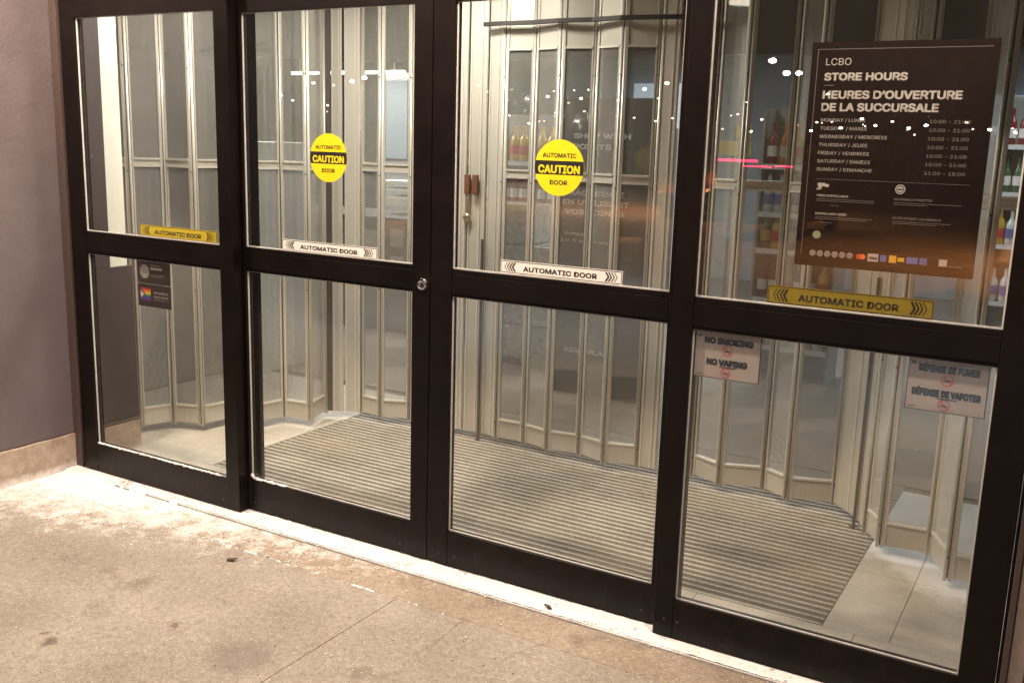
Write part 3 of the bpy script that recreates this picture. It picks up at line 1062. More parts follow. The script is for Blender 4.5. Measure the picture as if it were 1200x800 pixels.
for x, y, r in ((-0.80, 0.98, 0.18), (-1.75, 0.50, 0.15)):  # the second fixture houses the added left fill lamp
    t = thing('ceiling_light', 'round flush ceiling light in the vestibule, over its %s' % ('middle' if x > -1 else 'left end, added as fill light'), 'ceiling light', (x, y, 2.8), 'vestibule ceiling lights')
    bm = B()
    cyl(bm, (x, y, 2.80), r + .02, 0.058, 'Z', 32)
    obj('housing', bm, M['white'], t)
    bm = B()
    cyl(bm, (x, y, 2.792), r, 0.006, 'Z', 32)
    obj('diffuser', bm, emit('diffuser_glow', (1.0, 0.9, 0.74), 9, False), t)

# ------------------------------------------------------------------ folding security gate
ZB, ZK, ZM0, ZM1, ZT = 0.045, 0.155, 1.552, 1.602, 2.74
gate = thing('folding_security_gate', 'beige aluminium accordion security gate with perforated infills standing behind the doors', 'gate', (0, 1.66, 0))


def local_bm(P, Q):
    d = Vector((Q[0] - P[0], Q[1] - P[1], 0))
    L = d.length
    a = math.atan2(d.y, d.x)
    return L, Matrix.Translation((P[0], P[1], 0)) @ Matrix.Rotation(a, 4, 'Z')


def uvbox(bm, x0, x1, y0, y1, z0, z1):
    box(bm, x0, x1, y0, y1, z0, z1)
    uv = bm.loops.layers.uv.verify()
    for f in bm.faces:
        for l in f.loops:
            l[uv].uv = (l.vert.co.x, l.vert.co.z)


def gpost(P, tall=True):
    bm = B()
    for dx in (-0.0095, 0.0095):
        cyl(bm, (P[0] + dx, P[1], ZB - 0.012), 0.0078, ZT - ZB, 'Z', 10)
    o = obj('hinge_post', bm, M['gate_bead'], gate, smooth=True)
    bx('gap_shade_strip', (P[0] - .004, P[0] + .004, P[1] - .004, P[1] + .004, ZB, ZT - .01), M['gate_dark'], o)  # dark bar painted as the shade between the two tubes
    for z in (ZB + .09, 0.85, 1.53, 2.1):
        bm = B()
        cyl(bm, (P[0] - .006, P[1] - .0115, z), .004, .003, 'Y', 8)
        obj('rivet', bm, M['gate_dark'], o)


GV = [M['gate'], brushed('gate_aluminium_worn', (0.52, 0.49, 0.42), 0.5, 0.2), brushed('gate_aluminium_pale', (0.60, 0.57, 0.50), 0.38, 0.3)]


def gpanel(P, Q, solid_top=False):
    gm = random.choice(GV)
    L, T = local_bm(P, Q)
    e = 0.0145
    s = 0.0095
    a, b_ = e, L - e
    bm = B()
    box(bm, a, a + s, -.009, .009, ZB, ZT - .02)
    box(bm, b_ - s, b_, -.009, .009, ZB, ZT - .02)
    box(bm, a + s, b_ - s, -.006, .006, ZM0 + .0104, ZM1 - .0107)
    fr = obj('gate_panel', bm, gm, gate, 0.0015, T=T)
    bm = B()
    box(bm, a + s, b_ - s, -.004, .004, ZB + .002, ZK - .0062)
    obj('kick_plate', bm, random.choice(GV), fr, T=T)
    for z0 in (ZK - .006, ZM0, ZM1 - .0105) + ((2.236,) if solid_top else ()):
        bm = B()
        box(bm, a + s, b_ - s, -.0135, .0135, z0, z0 + .0102)
        obj('bead', bm, M['gate_bead'], fr, T=T)
    bm = B()
    uvbox(bm, a + s - .002, b_ - s + .002, -.002, .002, ZK + .0043, ZM0 - .0005)
    obj('lower_pane', bm, M['infill'], fr, T=T)
    bm = B()
    uvbox(bm, a + s - .002, b_ - s + .002, -.002, .002, ZM1 + .0005, 2.235 if solid_top else ZT - .03)
    obj('upper_pane', bm, M['infill'], fr, T=T)
    if solid_top:
        bm = B()
        box(bm, a + s, b_ - s, -.004, .004, 2.247, ZT - .03)
        obj('top_plate', bm, random.choice(GV), fr, T=T)


def gsolid(P, Q):
    L, T = local_bm(P, Q)
    bm = B()
    box(bm, .006, L - .006, -.007, .007, ZB, ZT - .02)
    o = obj('solid_panel', bm, random.choice(GV), gate, 0.002, T=T)
    for x in (.010, L - .018, L * .62):
        bm = B()
        box(bm, x, x + .008, -.0115, -.0072, ZB + .002, ZT - .03)
        obj('bead', bm, M['gate_bead'], o, T=T)
    return o


# plan of the gate: (x, y, what spans to the next vertex)
V = [(-2.62, 0.44, 'g'), (-2.437, 0.585, 'g'), (-2.366, 0.775, 'g'), (-2.186, 0.815, 'g'), (-2.145, 1.015, 'g'), (-1.965, 1.045, 'g'), (-1.918, 1.235, 'g'), (-1.728, 1.265, 'g'),
     (-1.800, 1.470, 'n'), (-1.765, 1.50, 's'), (-1.700, 1.555, 's'), (-1.608, 1.600, 'g'), (-1.437, 1.590, 'g'), (-1.265, 1.650, 'g'), (-1.115, 1.600, 's'), (-0.990, 1.640, 's'),
     (-0.868, 1.645, 's'), (-0.745, 1.655, 's'), (-0.632, 1.650, 't'), (-0.440, 1.655, 't'), (-0.270, 1.605, 't'), (-0.078, 1.640, 't'), (0.095, 1.590, 't'), (0.277, 1.640, 's'),
     (0.385, 1.640, 's'), (0.470, 1.660, 's'), (0.570, 1.675, 'g'), (0.745, 1.615, 'g'), (0.953, 1.680, 'g'), (1.095, 1.605, 'g'), (1.315, 1.690, 's'), (1.455, 1.530, 's'),
     (1.527, 1.400, 'g'), (1.607, 1.245, 'g'), (1.820, 1.265, 'g'), (1.915, 1.055, 'g'), (2.120, 1.050, 'g'), (2.21, 0.86, 'g'), (2.42, 0.84, 'g'), (2.55, 0.60, 'n')]
rg = random.Random(3)
V = [(x + rg.uniform(-.004, .004), y + rg.uniform(-.010, .010), k) for x, y, k in V]
for i, (x, y, k) in enumerate(V):
    nk = V[i - 1][2] if i else 'n'
    if k in 'gt' or nk in 'gt':
        gpost((x, y))
    if i + 1 < len(V):
        Q = V[i + 1]
        if k == 'g':
            gpanel((x, y), Q)
        elif k == 't':
            gpanel((x, y), Q, True)
        elif k == 's':
            gsolid((x, y), Q)
        elif k == 'n' and i < 20:
            L, T = local_bm((x, y), Q)
            bm = B()
            box(bm, -.004, L + .004, .002, .010, ZB, ZT - .02)
            obj('gap_shade_strip', bm, M['gate_dark'], gate, T=T)  # dark sheet stands in for the shade of the open gap
# drop bolts at the lead posts
for x, y in ((-0.745, 1.625), (1.45, 1.500)):
    bm = B()
    box(bm, x - .006, x + .006, y - .006, y + .006, 0.004, 1.2)
    o = obj('drop_bolt', bm, M['gate_dark'], gate)
    for dx in (-.014, .012):
        bm = B()
        cyl(bm, (x + dx, y, 0.004), .008, .010, 'Z', 10)
        obj('bolt_foot', bm, M['chrome'], o)
# handles and lock on the lead panel
for x in (-0.853, -0.800):
    o = bx('pull_handle', (x - .018, x + .018, 1.615, 1.634, 1.450, 1.562), M['handle'], gate, 0.004)
bx('lock_plate', (-0.866, -0.840, 1.630, 1.638, 1.345, 1.43), M['brass'], gate, 0.002)
bm = B()
lathe(bm, (0, 0, 0), [(0.012, 0), (0.024, 0.004), (0.026, 0.014), (0.018, 0.022), (0.004, 0.024)], 20)
obj('lock_knob', bm, M['brass'], gate, smooth=True, T=Matrix.Translation((-0.853, 1.634, 1.318)) @ Matrix.Rotation(PI / 2, 4, 'X'))
# dark curtain track that follows the middle of the gate
trk = [(-0.745, 1.60), (-0.632, 1.585), (-0.440, 1.59), (-0.270, 1.56), (-0.078, 1.575), (0.095, 1.545), (0.277, 1.575), (0.39, 1.595), (0.50, 1.61)]
bm = B()
for P, Q in zip(trk, trk[1:]):
    L, T = local_bm(P, Q)
    b2 = B()
    box(b2, -.002, L + .002, -.012, .012, 2.362, 2.384)
    b2.transform(T)
    me = bpy.data.meshes.new('tmp')
    b2.to_mesh(me)
    b2.free()
    bm.from_mesh(me)
    bpy.data.meshes.remove(me)
obj('guide_track', bm, M['cable'], gate, 0.002)

# ------------------------------------------------------------------ store interior
bx('store_floor', (-14, 9, 2.3, 10.1, -0.12, -0.002), M['store_floor'], kind='structure')
bx('store_ceiling', (-14, 9, 2.3, 10.1, 3.3, 3.4), M['ceiling'], kind='structure')
bkw = bx('store_back_wall', (-14, 9, 10.0, 10.1, 0, 3.3), M['bluewall'])
tag(bkw, 'blue grey back wall of the store seen through the gate', 'wall')
o = bx('store_side_wall', (-14.1, -14, 0, 10.1, 0, 3.4), M['bluewall'])
tag(o, 'blue grey side wall at the far left of the store', 'wall')
o = bx('store_side_wall', (9, 9.1, 0, 10.1, 0, 3.4), M['bluewall'])
tag(o, 'blue grey side wall at the far right of the store', 'wall')
bh = thing('store_bulkhead', 'dark grey bulkhead above the gate opening inside the store', 'bulkhead', (0, 2.3, 2.25))
for P, Q in (((-3.3, 0.9), (-2.75, 1.45)), ((-2.75, 1.45), (-1.95, 2.15)), ((-1.95, 2.15), (1.75, 2.15)), ((1.75, 2.15), (2.9, 1.2))):
    L, T = local_bm(P, Q)
    bm = B()
    box(bm, 0, L, 0, 0.08, 2.24, 3.3)
    obj('bulkhead_face', bm, M['bulkhead'], bh, T=T)
for x, y, w, lab in ((-4.2, 4.2, .6, 'square ceiling light over the checkout counter'), (-0.6, 5.2, .6, 'square ceiling light behind the dark points panel'), (2.6, 5.6, .6, 'square ceiling light over the right of the store'), (-0.7, 2.52, .2, 'small ceiling light added to brighten the dark points panel')):  # the last one houses the lamp added for the points panel
    t = thing('ceiling_light', lab, 'ceiling light', (x, y, 3.12), 'store ceiling lights')
    bx('housing', (x - w - .02, x + w + .02, y - w - .02, y + w + .02, 3.125, 3.298), M['white'], t)
    bx('diffuser', (x - w, x + w, y - w, y + w, 3.115, 3.123), emit('store_diffuser', (0.9, 0.96, 1.0), 1.2, False), t)
# dark reader panel
tt = thing('loyalty_totem', 'tall dark panel behind the gate printed SHOP WITH POINTS and MAGASINEZ', 'display panel', (-0.67, 3.0, 0))
bx('panel', (-1.018, -0.320, 3.0, 3.10, 0.0, 2.057), simple('totem_brown', (0.04, 0.028, 0.024), 0.5), tt, 0.004)
M['totem_text'] = simple('totem_print', (0.75, 0.72, 0.70), 0.5)
for s, x, z, h, w in (('SHOP WITH', -0.885, 1.790, .046, .42), ('POINTS', -0.885, 1.718, .046, .28), ('MAGASINEZ', -0.92, 1.405, .046, .43), ('EN UTILISANT', -0.95, 1.340, .046, .50),
                      ('VOS POINTS', -0.93, 1.275, .046, .44), ('Aéroplan', -0.93, 1.13, .03, .2), ('10 $ à la caisse', -0.96, 1.08, .03, .44), ('AEROPLAN', -0.90, 0.300, .042, .36)):
    text(s, x, z, h, 2.998, M['totem_text'], tt, width=w, bold=0.03 if h > .04 else 0.01)
# ice freezer with banner at the left
fz = thing('ice_freezer', 'pale ice freezer with a dark banner header and the word GLACE on it', 'freezer', (-3.65, 2.1, 0))
bx('cabinet', (-4.02, -2.95, 2.02, 2.6, 0.0, 1.70), simple('freezer_grey', (0.42, 0.42, 0.41), 0.5), fz, 0.01)
bx('banner', (-4.00, -2.97, 1.995, 2.03, 1.80, 1.985), simple('banner_dark', (0.06, 0.058, 0.055), 0.6), fz)
bx('banner_board', (-3.98, -2.99, 2.01, 2.03, 1.705, 1.798), simple('board_grey', (0.36, 0.355, 0.34), 0.6), fz)
text("N'OUBLIEZ PAS LA GLACE", -3.93, 1.875, .040, 1.99, M['sign_text'], fz, width=.86, bold=0.01)
text('GLACE', -3.76, 1.545, .075, 2.016, simple('freezer_print', (0.12, 0.11, 0.10), 0.5), fz, width=.46, bold=0.03)
text('ICE', -3.70, 1.420, .060, 2.016, simple('freezer_print_dark', (0.12, 0.11, 0.10), 0.5), fz, width=.20, bold=0.03)
bx('door_band', (-4.0, -2.97, 2.012, 2.018, 1.14, 1.25), simple('band_grey', (0.18, 0.18, 0.175), 0.5), fz)
# checkout counter
ck = thing('checkout_counter', 'long grey checkout counter with pale front panels behind the left sliding door', 'counter', (-3.6, 4.2, 0))
bx('body', (-4.7, -2.6, 4.05, 4.8, 0.0, 1.0), simple('counter_grey', (0.22, 0.21, 0.19), 0.5), ck, 0.01)
bx('counter_top', (-4.75, -2.55, 4.0, 4.85, 1.002, 1.05), simple('counter_top', (0.10, 0.10, 0.095), 0.4), ck, 0.005)
for x0, z0, z1 in ((-3.62, 0.45, .92), (-3.25, 0.79, .95), (-3.25, 0.45, .70), (-4.3, 0.45, .92), (-3.05, .45, .92)):
    bx('front_panel', (x0, x0 + (.26 if x0 == -3.62 else .15), 4.035, 4.048, z0, z1), simple('panel_cream', (0.52, 0.48, 0.42), 0.5), ck)
for k, (x, z, w) in enumerate(((-3.55, 1.27, .45), (-3.50, 1.20, .5), (-3.60, 1.34, .35))):
    t = bx('rack_shelf', (x, x + w, 4.3, 4.6, z, z + .025), M['white'], ck)
t = thing('cash_register', 'small dark cash register screen standing on the checkout counter', 'cash register', (-4.4, 4.3, 1.05))
bx('screen', (-4.53, -4.32, 4.25, 4.29, 1.12, 1.32), M['black'], t, .005)
bx('stand', (-4.46, -4.38, 4.26, 4.30, 1.05, 1.12), M['black'], t)
bx('base', (-4.52, -4.33, 4.18, 4.36, 1.048, 1.06), M['black'], t)


# shelves with bottles
def bottle_mesh(r, h):
    bm = B()
    lathe(bm, (0, 0, 0), [(r * .9, 0), (r, .01), (r, h * .58), (r * .85, h * .66), (r * .38, h * .76), (r * .34, h * .97), (r * .4, h)], 10)
    return bm


def glass_col(name, c):
    m, nt, b = newmat(name)
    b.inputs['Base Color'].default_value = (*c, 1)
    b.inputs['Roughness'].default_value = 0.12
    return m


BM = [glass_col('bottle_green', (0.05, 0.12, 0.05)), glass_col('bottle_amber', (0.45, 0.16, 0.02)), glass_col('bottle_clear', (0.55, 0.58, 0.58)), glass_col('bottle_red', (0.20, 0.015, 0.02)), glass_col('bottle_dark', (0.03, 0.03, 0.03)), glass_col('bottle_gold', (0.62, 0.38, 0.06))]
protos = []
for k, m in enumerate(BM):
    bm = bottle_mesh(.036 + .004 * (k % 3), .29 + .02 * (k % 2))
    p = obj('bottle', bm, m, None, smooth=True)
    bm = B()
    lathe(bm, (0, 0, .06), [(.0405 + .004 * (k % 3), 0), (.0405 + .004 * (k % 3), .08)], 10)
    lb = obj('bottle_label', bm, [M['white_vinyl'], M['sign_text'], M['blue'], M['white_vinyl'], M['gold'], M['red']][k], p)
    tag(p, 'upright wine or spirit bottle on a lit store shelf behind the gate', 'bottle', 'bottles on the store shelves')
    protos.append([p, lb, False])


KIND = ['dark green', 'amber orange', 'clear', 'deep red', 'near black', 'golden']


def put_bottle(k, x, y, z, where):
    P, Lb, used = protos[k]
    lab = '%s bottle on the %s' % (KIND[k], where)
    if not used:
        protos[k][2] = True
        P.location = (x, y, z)
        P['label'] = lab
        return
    o = P.copy()
    COL.objects.link(o)
    o.location = (x, y, z)
    o['label'] = lab
    c = Lb.copy()
    COL.objects.link(c)
    c.parent = o


shelf_mats = (simple('shelf_grey', (0.30, 0.30, 0.29), 0.5), simple('shelf_edge', (0.65, 0.66, 0.66), 0.4))


def shelf(short, label, x0, x1, y, zs, fill, group='store shelves behind the gate'):
    t = thing('display_shelf', label, 'shelf', ((x0 + x1) / 2, y, 0), group)
    H = max(zs) + .42
    bx('back_panel', (x0, x1, y + .30, y + .33, 0, H), shelf_mats[0], t)
    bx('side_panel', (x0 - .02, x0 - .001, y, y + .33, 0, H), shelf_mats[0], t)
    bx('side_panel', (x1 + .001, x1 + .02, y, y + .33, 0, H), shelf_mats[0], t)
    for r, z in enumerate(zs):
        o = bx('shelf_board', (x0, x1, y, y + .298, z - .03, z), shelf_mats[0], t)
        bx('price_rail', (x0, x1, y - .012, y - .001, z - .035, z + .005), shelf_mats[1], o)
        x = x0 + .05
        while x < x1 - .04:
            k = fill[r % len(fill)] if random.random() < .75 else random.randrange(6)
            if random.random() < .93:
                put_bottle(k, x, y + .07, z + .001, ('lowest', 'second', 'third', 'fourth', 'fifth')[r] + ' board of the ' + short)
            x += random.uniform(.088, .10)


shelf('narrow shelf behind the right panel', 'narrow bottle shelf behind the right panel, orange bottles on top', 0.02, 0.62, 4.4, (0.25, 0.62, 1.00, 1.28, 1.64), (2, 3, 4, 2, 1))
shelf('shelf beside the points panel', 'bottle shelf left of the dark points panel', -2.75, -1.55, 4.6, (0.3, 0.75, 1.20, 1.58), (2, 0, 3, 5))
shelf('left back shelf', 'long wall shelf of bottles at the back of the store on the left', -5.9, -3.5, 7.2, (0.5, 1.0, 1.5), (0, 4, 2))
shelf('right back shelf', 'long wall shelf of bottles at the back of the store on the right', 1.5, 3.2, 6.4, (0.5, 1.0, 1.45, 1.85), (2, 5, 0, 3))
# yellow shelf sign
t = thing('yellow_shelf_sign', 'yellow printed shelf sign seen at the left edge of the right glass panel', 'sign', (-0.2, 4.35, 0))
bx('board', (-0.34, -0.06, 4.34, 4.36, 1.70, 1.81), simple('yellow_board', (0.6, 0.5, 0.12), 0.6), t)
bx('small_board', (-0.18, -0.07, 4.33, 4.35, 1.83, 1.93), simple('yellow_board_small', (0.65, 0.48, 0.05), 0.6), t)
bx('post', (-0.21, -0.19, 4.362, 4.38, 0.0, 1.93), M['gate_dark'], t)
# wrapped cases low down between the gate and the points panel
wrap = simple('shrink_wrap', (0.32, 0.33, 0.32), 0.12, 0.2, var=0.5, scale=22, bmp=1.0)
for k, (x, z) in enumerate(((-1.95, 0.0), (-1.95, .32), (-1.95, .64), (-1.95, .96), (-1.52, 0.0), (-1.52, .32), (-1.52, .64))):
    t = bx('wrapped_case', (x, x + .40, 3.6, 3.95, z + .001, z + .312), wrap, None, 0.012)
    hgt = ('bottom', 'second', 'third', 'top')[k if k < 4 else k - 4]
    tag(t, 'shrink wrapped bottle case, %s of the %s stack in front of the bottle shelf' % (hgt, 'left' if k < 4 else 'right'), 'case', 'stacked wrapped cases')
# lit cooler, linear ceiling light and spotlights
t = thing('lit_cooler', 'tall cooler with a glowing pale blue door behind the left sliding door', 'cooler', (-4.0, 5.2, 0))
bx('cabinet', (-4.25, -3.75, 5.12, 5.8, 0, 2.4), simple('cooler_grey', (0.25, 0.26, 0.27), 0.5), t, .01)
bx('lit_door', (-4.14, -3.86, 5.10, 5.118, 1.55, 2.32), emit('cooler_glow', (0.12, 0.15, 0.17), 1.3), t)
t = thing('linear_light', 'long bright linear light hanging near the ceiling behind the left sliding door', 'light', (-4.5, 5.0, 2.4))
bx('tube', (-5.30, -3.82, 4.98, 5.02, 2.385, 2.415), emit('tube_glow', (1, 0.96, 0.9), 7), t)
for x in (-5.2, -3.95):
    bx('hanger', (x, x + .01, 4.995, 5.005, 2.417, 3.298), M['gate_dark'], t)
for x0, x1, z0, z1, y_, lab in ((-3.5, -2.55, 2.0, 2.6, 9.9, 'pale lit wall panel over the back shelves in the middle of the store'), (0.9, 1.9, 2.0, 2.45, 9.9, 'pale lit wall panel over the back shelves at the right of the store')):
    t = bx('light_panel', (x0, x1, y_, y_ + .05, z0, z1), emit('panel_glow', (0.7, 0.86, 1.0), 0.55))
    tag(t, lab, 'wall panel')
spot_proto = None
for (x, y, z) in [(-3.3, 4.2, 2.9), (-2.4, 5.0, 2.9), (-1.5, 4.5, 2.85), (-1.0, 6.0, 2.9), (0.3, 5.5, 2.9), (1.2, 5.2, 2.85), (2.1, 5.8, 2.9), (-4.6, 6.2, 2.9), (1.7, 4.3, 2.85), (-2.8, 6.8, 2.9)]:
    if spot_proto is None:
        sp = bpy.data.objects.new('ceiling_spotlight', None)
        COL.objects.link(sp)
        sp.location = (0, 0, 0)
        bm = B()
        cyl(bm, (0, 0, 0), .05, .12, 'Z', 14)
        h_ = obj('lamp_head', bm, M['black'], sp)
        bm = B()
        cyl(bm, (0, 0, -.002), .042, .0015, 'Z', 14)
        l_ = obj('lens', bm, emit('spot_glow', (1, .95, .85), 18, False), sp)
        bm = B()
        cyl(bm, (0, 0, .12), .01, .28, 'Z', 8)
        s_ = obj('stem', bm, M['black'], sp)
        spot_proto = (sp, h_, l_, s_)
        sp.location = (x, y, z)
    else:
        sp = spot_proto[0].copy()
        COL.objects.link(sp)
        for c in spot_proto[1:]:
            k = c.copy()
            COL.objects.link(k)
            k.parent = sp
        sp.location = (x, y, z)
    tag(sp, 'small round spotlight hanging from the store ceiling', 'spotlight', 'spotlights on the store ceiling')

# ------------------------------------------------------------------ snow outside
bm = B()
dx = 0.0055
X0, X1, Y0_, Y1_ = -2.215, 2.19, -0.72, 0.052
nx, ny = int((X1 - X0) / dx), int((Y1_ - Y0_) / dx)


def snow_h(x, y):
    v = Vector((x, y, 0))
    n = noise.fractal(v * 7, 0.7, 2.0, 5)
    n2 = noise.fractal(v * 42 + Vector((3, 1, 0)), 0.6, 2.0, 3)
    # corner drift
    if y > -0.002 and (x < -1.03 or x > 1.044):
        return -1
    d = math.hypot((x + 2.22) / 1.35, (y + 0.02) / 0.55)
    a = 0.72 - 1.0 * d
    # band along the plate
    e = max(0, -(y + 0.050)) / 0.030
    b_ = 0.50 - 0.75 * e ** 2
    if x > -0.95 and -0.20 < y < -0.0715:
        return -1
    if x > -0.9:
        b_ += 0.05
    # ridge along the joint
    c = 0.20 - abs(y + 0.290) / 0.02 - max(0, (x + 0.1)) * 0.7
    m = max(a, b_, c)
    return m + 0.42 * n + 0.42 * n2 - 0.20


vert = {}


def gv(i, j):
    k = (i, j)
    if k not in vert:
        x, y = X0 + i * dx, Y0_ + j * dx
        h = snow_h(x, y)
        base = 0.0047 if y > -0.077 else (-0.0035 if y > -0.285 else 0.0005)
        vert[k] = bm.verts.new((x, y, base + min(0.0055, max(-0.0008, h * 0.006))))
    return vert[k]


for i in range(nx):
    for j in range(ny):
        if snow_h(X0 + (i + .5) * dx, Y0_ + (j + .5) * dx) > 0.0:
            bm.faces.new((gv(i, j), gv(i + 1, j), gv(i + 1, j + 1), gv(i, j + 1)))
o = obj('snow_cover', bm, M['snow'], kind='stuff', smooth=True)
tag(o, 'thin patchy snow lying along the threshold and drifted into the left corner', 'snow')
# crumbs and grit
bm = B()
for k in range(420):
    a = random.random()
    x = -2.2 + 4.4 * random.random() ** 1.3
    y = -0.08 - 1.5 * random.random() ** 2.2 * (0.35 + a)
    r = random.uniform(.0012, .0038) * (1.5 if random.random() < .06 else 1)
    bmesh.ops.create_icosphere(bm, subdivisions=1, radius=r, matrix=Matrix.Translation((x, y, r * .5)) @ Matrix.Diagonal((1.2, .9, .6, 1)))
o = obj('snow_crumbs', bm, M['snow'], kind='stuff')
tag(o, 'scattered crumbs of snow and road salt on the sidewalk', 'snow')
bm = B()
for k in range(260):
    x = -2.2 + 4.4 * random.random()
    y = -0.09 - 2.0 * random.random()
    r = random.uniform(.001, .003)
    bmesh.ops.create_icosphere(bm, subdivisions=1, radius=r, matrix=Matrix.Translation((x, y, r * .4)) @ Matrix.Diagonal((1.3, .8, .5, 1)))
o = obj('grit', bm, simple('dark_grit', (0.05, 0.04, 0.035), 0.8), kind='stuff')
tag(o, 'dark specks of grit scattered on the sidewalk', 'grit')
cr = B()
rc = random.Random(11)
for (x, y, a, n) in ((0.42, -0.285, -1.75, 16), (-1.9, -0.50, 0.15, 12), (0.75, -0.285, -2.2, 12)):
    px, py = x, y
    for k in range(n):
        a += rc.uniform(-.5, .5) * .7
        qx, qy = px + .022 * math.cos(a), py + .022 * math.sin(a)
        w = .0006 * (1 - k / n) + .0003
        nx_, ny_ = -math.sin(a) * w, math.cos(a) * w
        f = [cr.verts.new(p) for p in ((px - nx_, py - ny_, .0016), (qx - nx_, qy - ny_, .0016), (qx + nx_, qy + ny_, .0016), (px + nx_, py + ny_, .0016))]
        cr.faces.new(f)
        px, py = qx, qy
o = obj('hairline_cracks', cr, M['carpet'], walk, kind='stuff')
# bits of litter
bm = B()
vs2 = [bm.verts.new(p) for p in ((-0.70, -0.395, .004), (-0.655, -0.375, .010), (-0.665, -0.40, .006), (-0.69, -0.412, .003))]
bm.faces.new(vs2)
r_ = bmesh.ops.extrude_face_region(bm, geom=bm.faces[:])
for v in [g_ for g_ in r_['geom'] if isinstance(g_, bmesh.types.BMVert)]:
    v.co.z += 0.0015
o = obj('dry_leaf', bm, simple('leaf_brown', (0.05, 0.03, 0.02), 0.7))
tag(o, 'small dark curled leaf lying on the sidewalk', 'leaf')
t = thing('metal_clip', 'tiny bent metal clip lying on the snowy threshold under the right sliding door', 'litter', (0.637, -0.045, 0.01))
for a in (0.0, 0.9, 1.9):
    bm = B()
    box(bm, -.013, .013, -.0028, .0028, -.003, .003)
    obj('bent_wire', bm, M['gate_dark'], t, T=Matrix.Translation((0.637 + .006 * math.cos(a * 3), -0.045 + .008 * math.sin(a * 2), 0.014)) @ Matrix.Rotation(a, 4, 'Z') @ Matrix.Rotation(.4, 4, 'Y'))

# ------------------------------------------------------------------ the parking lot behind the viewer (mirrored in the panes)
sn = B()
for k in range(60):
    pass
bm = B()
nxs, nys = 90, 16
gr = [[None] * (nys + 1) for _ in range(nxs + 1)]
for i in range(nxs + 1):
    for j in range(nys + 1):
        x, y = -14 + 26 * i / nxs, -9.6 + 1.9 * j / nys
        e = min(j, nys - j) / (nys / 2)
        h = 0.45 * e ** .7 * (0.7 + 0.6 * noise.fractal(Vector((x * .8, y * .8, 0)), .7, 2, 4))
        gr[i][j] = bm.verts.new((x, y + .25 * noise.noise(Vector((x * .6, 0, 0))), -0.135 + max(0, h)))
for i in range(nxs):
    for j in range(nys):
        bm.faces.new((gr[i][j], gr[i + 1][j], gr[i + 1][j + 1], gr[i][j + 1]))
o = obj('snow_bank', bm, concrete_mat('dirty_snow', (0.22, 0.23, 0.25), (0.5, 0.52, 0.55), (0.12, 0.11, 0.10), dusty=False), kind='stuff', smooth=True)
tag(o, 'long ploughed snow bank along the parking lot mirrored in the lower panes', 'snow')
M['pole'] = simple('lamp_pole', (0.012, 0.012, 0.012), 0.6)
glows = [emit('street_lamp_glow', (1.0, 0.90, 0.78), 60, False), emit('street_lamp_glow_dim', (1.0, 0.86, 0.70), 26, False), emit('street_lamp_glow_faint', (1.0, 0.80, 0.62), 13, False)]
dist = [(-.294, .087, 26, .11), (-.279, .075, 26, .10), (-.267, .075, 28, .10), (-1.016, .070, 30, .06), (-1.016, .060, 34, .05), (-.894, .068, 40, .10), (-.237, .055, 45, .07), (-.222, .023, 70, .13),
        (-.203, .032, 70, .13), (-.160, .024, 80, .14), (-.145, .027, 80, .16), (-.091, .024, 75, .15), (-.070, .022, 70, .12), (-.639, .064, 50, .1), (-.627, .057, 55, .1), (-.547, .052, 60, .13),
        (-.495, .059, 50, .13), (-.483, .028, 60, .12), (-.405, .066, 45, .13), (-.536, .034, 60, .1), (-.52, .045, 60, .1), (-.505, .050, 60, .12), (-.50, .036, 70, .1), (-.46, .048, 55, .1), (-.43, .060, 50, .12),
        (-.44, .030, 70, .1), (-.55, .025, 75, .1), (-.57, .022, 75, .1), (-.396, .030, 70, .1), (-.86, .065, 45, .1), (-.83, .070, 45, .16), (-.81, .074, 45, .18), (-.95, .052, 50, .1), (-.93, .046, 50, .09),
        (-.87, .04, 60, .12), (-.87, .032, 70, .12), (-.19, .026, 80, .14), (-.175, .030, 80, .14), (-.34, .020, 80, .12), (-.31, .018, 80, .12), (-.30, .030, 75, .13), (-.325, .035, 70, .12), (-.25, .020, 80, .14), (-.245, .028, 80, .12)]
rd = random.Random(5)
for q in range(26):
    u = rd.random()
    dist.append((-.60 + .30 * u if q < 16 else -.27 + .20 * rd.random(), .022 + .038 * rd.random() if q < 16 else .018 + .014 * rd.random(), 85 + 20 * rd.random(), .10 + .05 * rd.random()))
for k, (sx, sz, Yd, r) in enumerate(dist):
    r *= 0.78
    x, y, z = 2.25 + sx * Yd, -(Yd - 3.146), 1.747 + sz * Yd
    t = thing('street_lamp', 'distant lit parking lot lamp reflected as a small bright dot in the glass', 'street lamp', (x, y, -.13), 'distant lamps mirrored in the door glass')
    bm = B()
    cyl(bm, (x, y - .1, -.13), .07, z + .13 + r, 'Z', 8, .04)
    obj('pole', bm, M['pole'], t)
    bm = B()
    bmesh.ops.create_uvsphere(bm, u_segments=12, v_segments=8, radius=r, matrix=Matrix.Translation((x, y, z)) @ Matrix.Diagonal((1.25, .6, .8, 1)))
    obj('lamp_head', bm, glows[0 if k < 12 or k in (31, 32) else (k % 3 if k < 44 else 1 + k % 2)], t, smooth=True)


